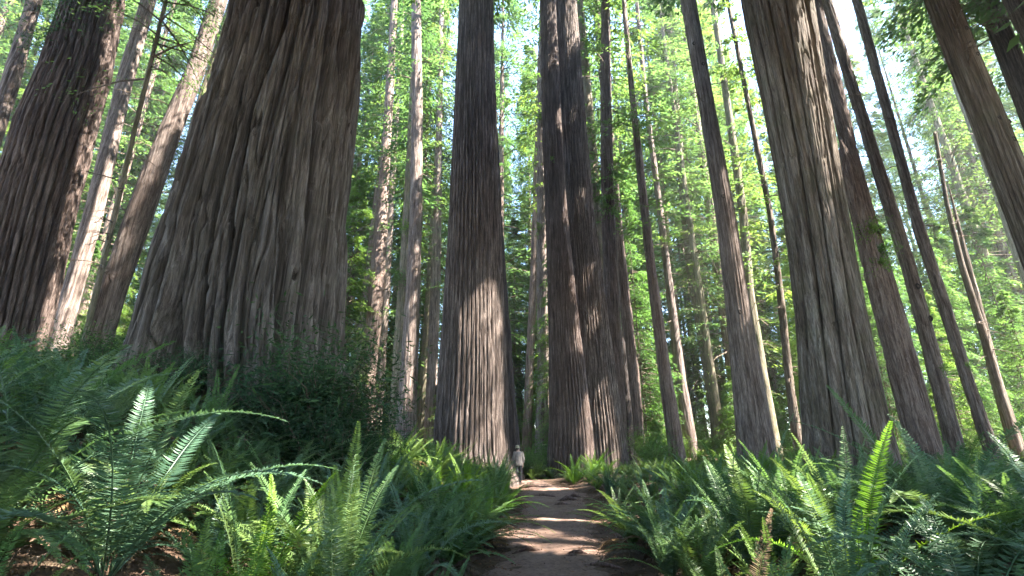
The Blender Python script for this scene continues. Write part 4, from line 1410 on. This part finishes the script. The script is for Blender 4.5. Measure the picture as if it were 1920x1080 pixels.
def build_person(x, y, rotz, height=1.70):
    """faces +Y (away from the camera); right arm is at +X"""
    root = thing('person', 'person in olive hat, loose beige shirt and dark trousers, back turned', 'person', (x, y, gz(x, y)), rotz)
    V, E, R = [], [], []

    def v(p, r, link=None):
        V.append(p)
        R.append(r)
        if link is not None:
            E.append((link, len(V) - 1))
        return len(V) - 1
    pel = v((0, 0, 0.94), (0.15, 0.11))
    wai = v((0, 0.0, 1.10), (0.135, 0.10), pel)
    che = v((0, -0.01, 1.27), (0.155, 0.115), wai)
    upc = v((0, -0.015, 1.39), (0.12, 0.085), che)
    nek = v((-0.01, 0.01, 1.47), 0.055, upc)
    hd1 = v((-0.02, 0.03, 1.53), 0.068, nek)
    hd2 = v((-0.03, 0.045, 1.59), (0.078, 0.095), hd1)
    hd3 = v((-0.035, 0.045, 1.66), (0.062, 0.075), hd2)
    for sx in (-1, 1):
        sh = v((sx * 0.175, -0.01, 1.385), 0.062, upc)
        bent = 0.05 if sx > 0 else 0.12
        el = v((sx * 0.235, -0.01 + (0.02 if sx < 0 else -0.02), 1.11), 0.042, sh)
        wr = v((sx * (0.235 if sx > 0 else 0.18), bent + 0.02, 0.875), 0.029, el)
        pm = v((sx * (0.235 if sx > 0 else 0.17), bent + 0.03, 0.81), (0.036, 0.018), wr)
        for f in range(4):
            fx = (f - 1.5) * 0.019
            fl = (0.060, 0.072, 0.068, 0.050)[f]
            b0 = v((V[pm][0] + sx * 0.003, V[pm][1] + fx, V[pm][2] - 0.035), 0.0095, pm)
            b1 = v((V[b0][0] - sx * 0.006, V[b0][1] + fx * 0.1, V[b0][2] - fl * 0.55), 0.0085, b0)
            v((V[b1][0] - sx * 0.016, V[b1][1], V[b1][2] - fl * 0.45), 0.007, b1)
        t0 = v((V[pm][0] - sx * 0.01, V[pm][1] + 0.042, V[pm][2] + 0.005), 0.011, pm)
        v((V[t0][0] - sx * 0.008, V[t0][1] + 0.018, V[t0][2] - 0.035), 0.009, t0)
        st = 0.10 if sx > 0 else -0.10                     # one foot ahead, mid step
        hp = v((sx * 0.09, 0, 0.88), 0.095, pel)
        kn = v((sx * 0.095, st * 0.7 + 0.02, 0.49), 0.062, hp)
        an = v((sx * 0.095, st - 0.03, 0.09), 0.042, kn)
        v((sx * 0.10, st + 0.10, 0.035), (0.04, 0.03), an)
    body = obj('body', skin_mesh('body', V, E, R), M['skin'], root)
    # face on the far side: nose and ears
    A = Acc()

    def blob(c, r, mat, name, par, nu=14, nv=10, f=None):
        VV = []
        for i in range(nv + 1):
            ph = math.pi * i / nv
            for j in range(nu):
                a = 2 * math.pi * j / nu
                VV.append((c[0] + r[0] * math.sin(ph) * math.cos(a), c[1] + r[1] * math.sin(ph) * math.sin(a), c[2] + r[2] * math.cos(ph)))
        FF = [(i * nu + j, i * nu + (j + 1) % nu, (i + 1) * nu + (j + 1) % nu, (i + 1) * nu + j) for i in range(nv) for j in range(nu)]
        VV = np.array(VV)
        if f is not None:
            VV = f(VV)
        return obj(name, mesh_np(name, VV, FF, smooth=True), M[mat], par)
    blob((-0.035, 0.142, 1.585), (0.014, 0.022, 0.024), 'skin', 'nose', body)
    for sx in (-1, 1):
        blob((-0.03 + sx * 0.084, 0.035, 1.59), (0.012, 0.022, 0.034), 'skin', 'ear', body)
        blob((-0.035 + sx * 0.03, 0.128, 1.612), (0.010, 0.008, 0.006), 'hair', 'eye', body)
    blob((-0.035, 0.125, 1.545), (0.024, 0.008, 0.006), 'rust', 'mouth', body)
    blob((-0.032, 0.02, 1.605), (0.088, 0.092, 0.085), 'hair', 'hair', root)

    # loose shirt: stacked rings from neckline to hem, plus short wide sleeves
    def rings(rows, name, mat, par, nu=36, fold=0.012, cap=False):
        VV = []
        for (cx, cy, z, rx, ry) in rows:
            for j in range(nu):
                a = 2 * math.pi * j / nu
                k = 1 + fold / max(rx, .05) * math.sin(a * 7 + z * 6) * (1.6 - z) + 0.5 * fold / max(rx, .05) * math.sin(a * 3 + z * 17)
                VV.append((cx + rx * k * math.cos(a), cy + ry * k * math.sin(a), z))
        FF = [(i * nu + j, i * nu + (j + 1) % nu, (i + 1) * nu + (j + 1) % nu, (i + 1) * nu + j) for i in range(len(rows) - 1) for j in range(nu)]
        return obj(name, mesh_np(name, VV, FF, smooth=True), M[mat], par)
    shirt = rings([(-0.008, 0.0, 1.475, 0.062, 0.06), (-0.004, -0.008, 1.45, 0.105, 0.08), (0, -0.012, 1.425, 0.165, 0.10), (0, -0.014, 1.39, 0.205, 0.118), (0, -0.014, 1.33, 0.212, 0.135), (0, -0.01, 1.24, 0.205, 0.142),
                   (0, -0.005, 1.12, 0.198, 0.145), (0, 0, 1.0, 0.202, 0.152), (0, 0, 0.90, 0.212, 0.160), (0, 0, 0.82, 0.218, 0.165), (0, 0, 0.815, 0.21, 0.158)], 'shirt', 'shirt', root)
    for sx in (-1, 1):
        rws = []
        for (t, r) in ((-0.25, 0.075), (0.0, 0.088), (0.3, 0.085), (0.7, 0.078), (1.0, 0.076), (1.35, 0.066), (1.72, 0.056)):
            if t <= 1:
                p = (sx * (0.165 + 0.07 * t), -0.01, 1.385 - 0.275 * t)
            else:
                u = (t - 1) / 1.0
                ex = 0.235 if sx > 0 else 0.235 - 0.055 * u
                p = (sx * ex, -0.01 + u * (0.07 if sx > 0 else 0.14), 1.11 - 0.235 * u)
            rws.append((p[0], p[1], p[2], r, r))
        rings(rws, 'sleeve', 'shirt', shirt, 20, 0.006)
    # trousers
    tr = Acc()
    for sx in (-1, 1):
        st = 0.10 if sx > 0 else -0.10
        pts = np.array([(sx * 0.07, 0, 0.97), (sx * 0.09, 0.0, 0.86), (sx * 0.095, st * 0.35, 0.68), (sx * 0.097, st * 0.7 + 0.02, 0.49), (sx * 0.097, st * 0.85, 0.3), (sx * 0.097, st - 0.03, 0.10), (sx * 0.097, st - 0.03, 0.055)])
        tr.tube(pts, np.array([0.125, 0.118, 0.098, 0.083, 0.074, 0.07, 0.068]), 18)
    obj('trousers', tr.mesh('trousers', True), M['trouser'], root)
    for sx in (-1, 1):
        st = 0.10 if sx > 0 else -0.10
        blob((sx * 0.10, st + 0.045, 0.045), (0.052, 0.14, 0.06), 'shoe', 'shoe', root, f=lambda q: np.column_stack([q[:, 0], q[:, 1], np.maximum(q[:, 2], 0.0)]))
    # hat: crown with a short all round brim
    hx, hy = -0.035, 0.035
    hat = rings([(hx, hy, 1.745, 0.002, 0.002), (hx, hy, 1.742, 0.05, 0.055), (hx, hy, 1.72, 0.088, 0.098), (hx, hy, 1.66, 0.099, 0.113), (hx, hy, 1.632, 0.102, 0.117), (hx, hy, 1.612, 0.135, 0.155), (hx, hy, 1.606, 0.14, 0.16), (hx, hy, 1.618, 0.10, 0.115)], 'hat', 'hat', root, 28, 0.002)
    k = height / 1.745
    root.scale = (k, k, k)
    return root


build_person(0.30, 24.2, math.radians(12), 1.74)


# ------------------------------------------------------------------ haze
def haze(density):
    x0, x1, y0, y1, z0, z1 = -250, 250, -90, 270, -6, 100
    V = [(x, y, z) for x in (x0, x1) for y in (y0, y1) for z in (z0, z1)]
    F = [(0, 1, 3, 2), (4, 6, 7, 5), (0, 4, 5, 1), (2, 3, 7, 6), (0, 2, 6, 4), (1, 5, 7, 3)]
    m, n, out = newmat('haze_air')
    v = node(n, 'ShaderNodeVolumePrincipled', Density=density, Anisotropy=0.35)
    v.inputs['Color'].default_value = (0.93, 0.96, 0.95, 1)
    n.links.new(v.outputs[0], out.inputs['Volume'])
    tag(obj('haze', mesh_np('haze', V, F), m), 'thin pale haze among the far trees', 'haze', kind='stuff')


haze(0.00045)
SC.cycles.volume_bounces = 0
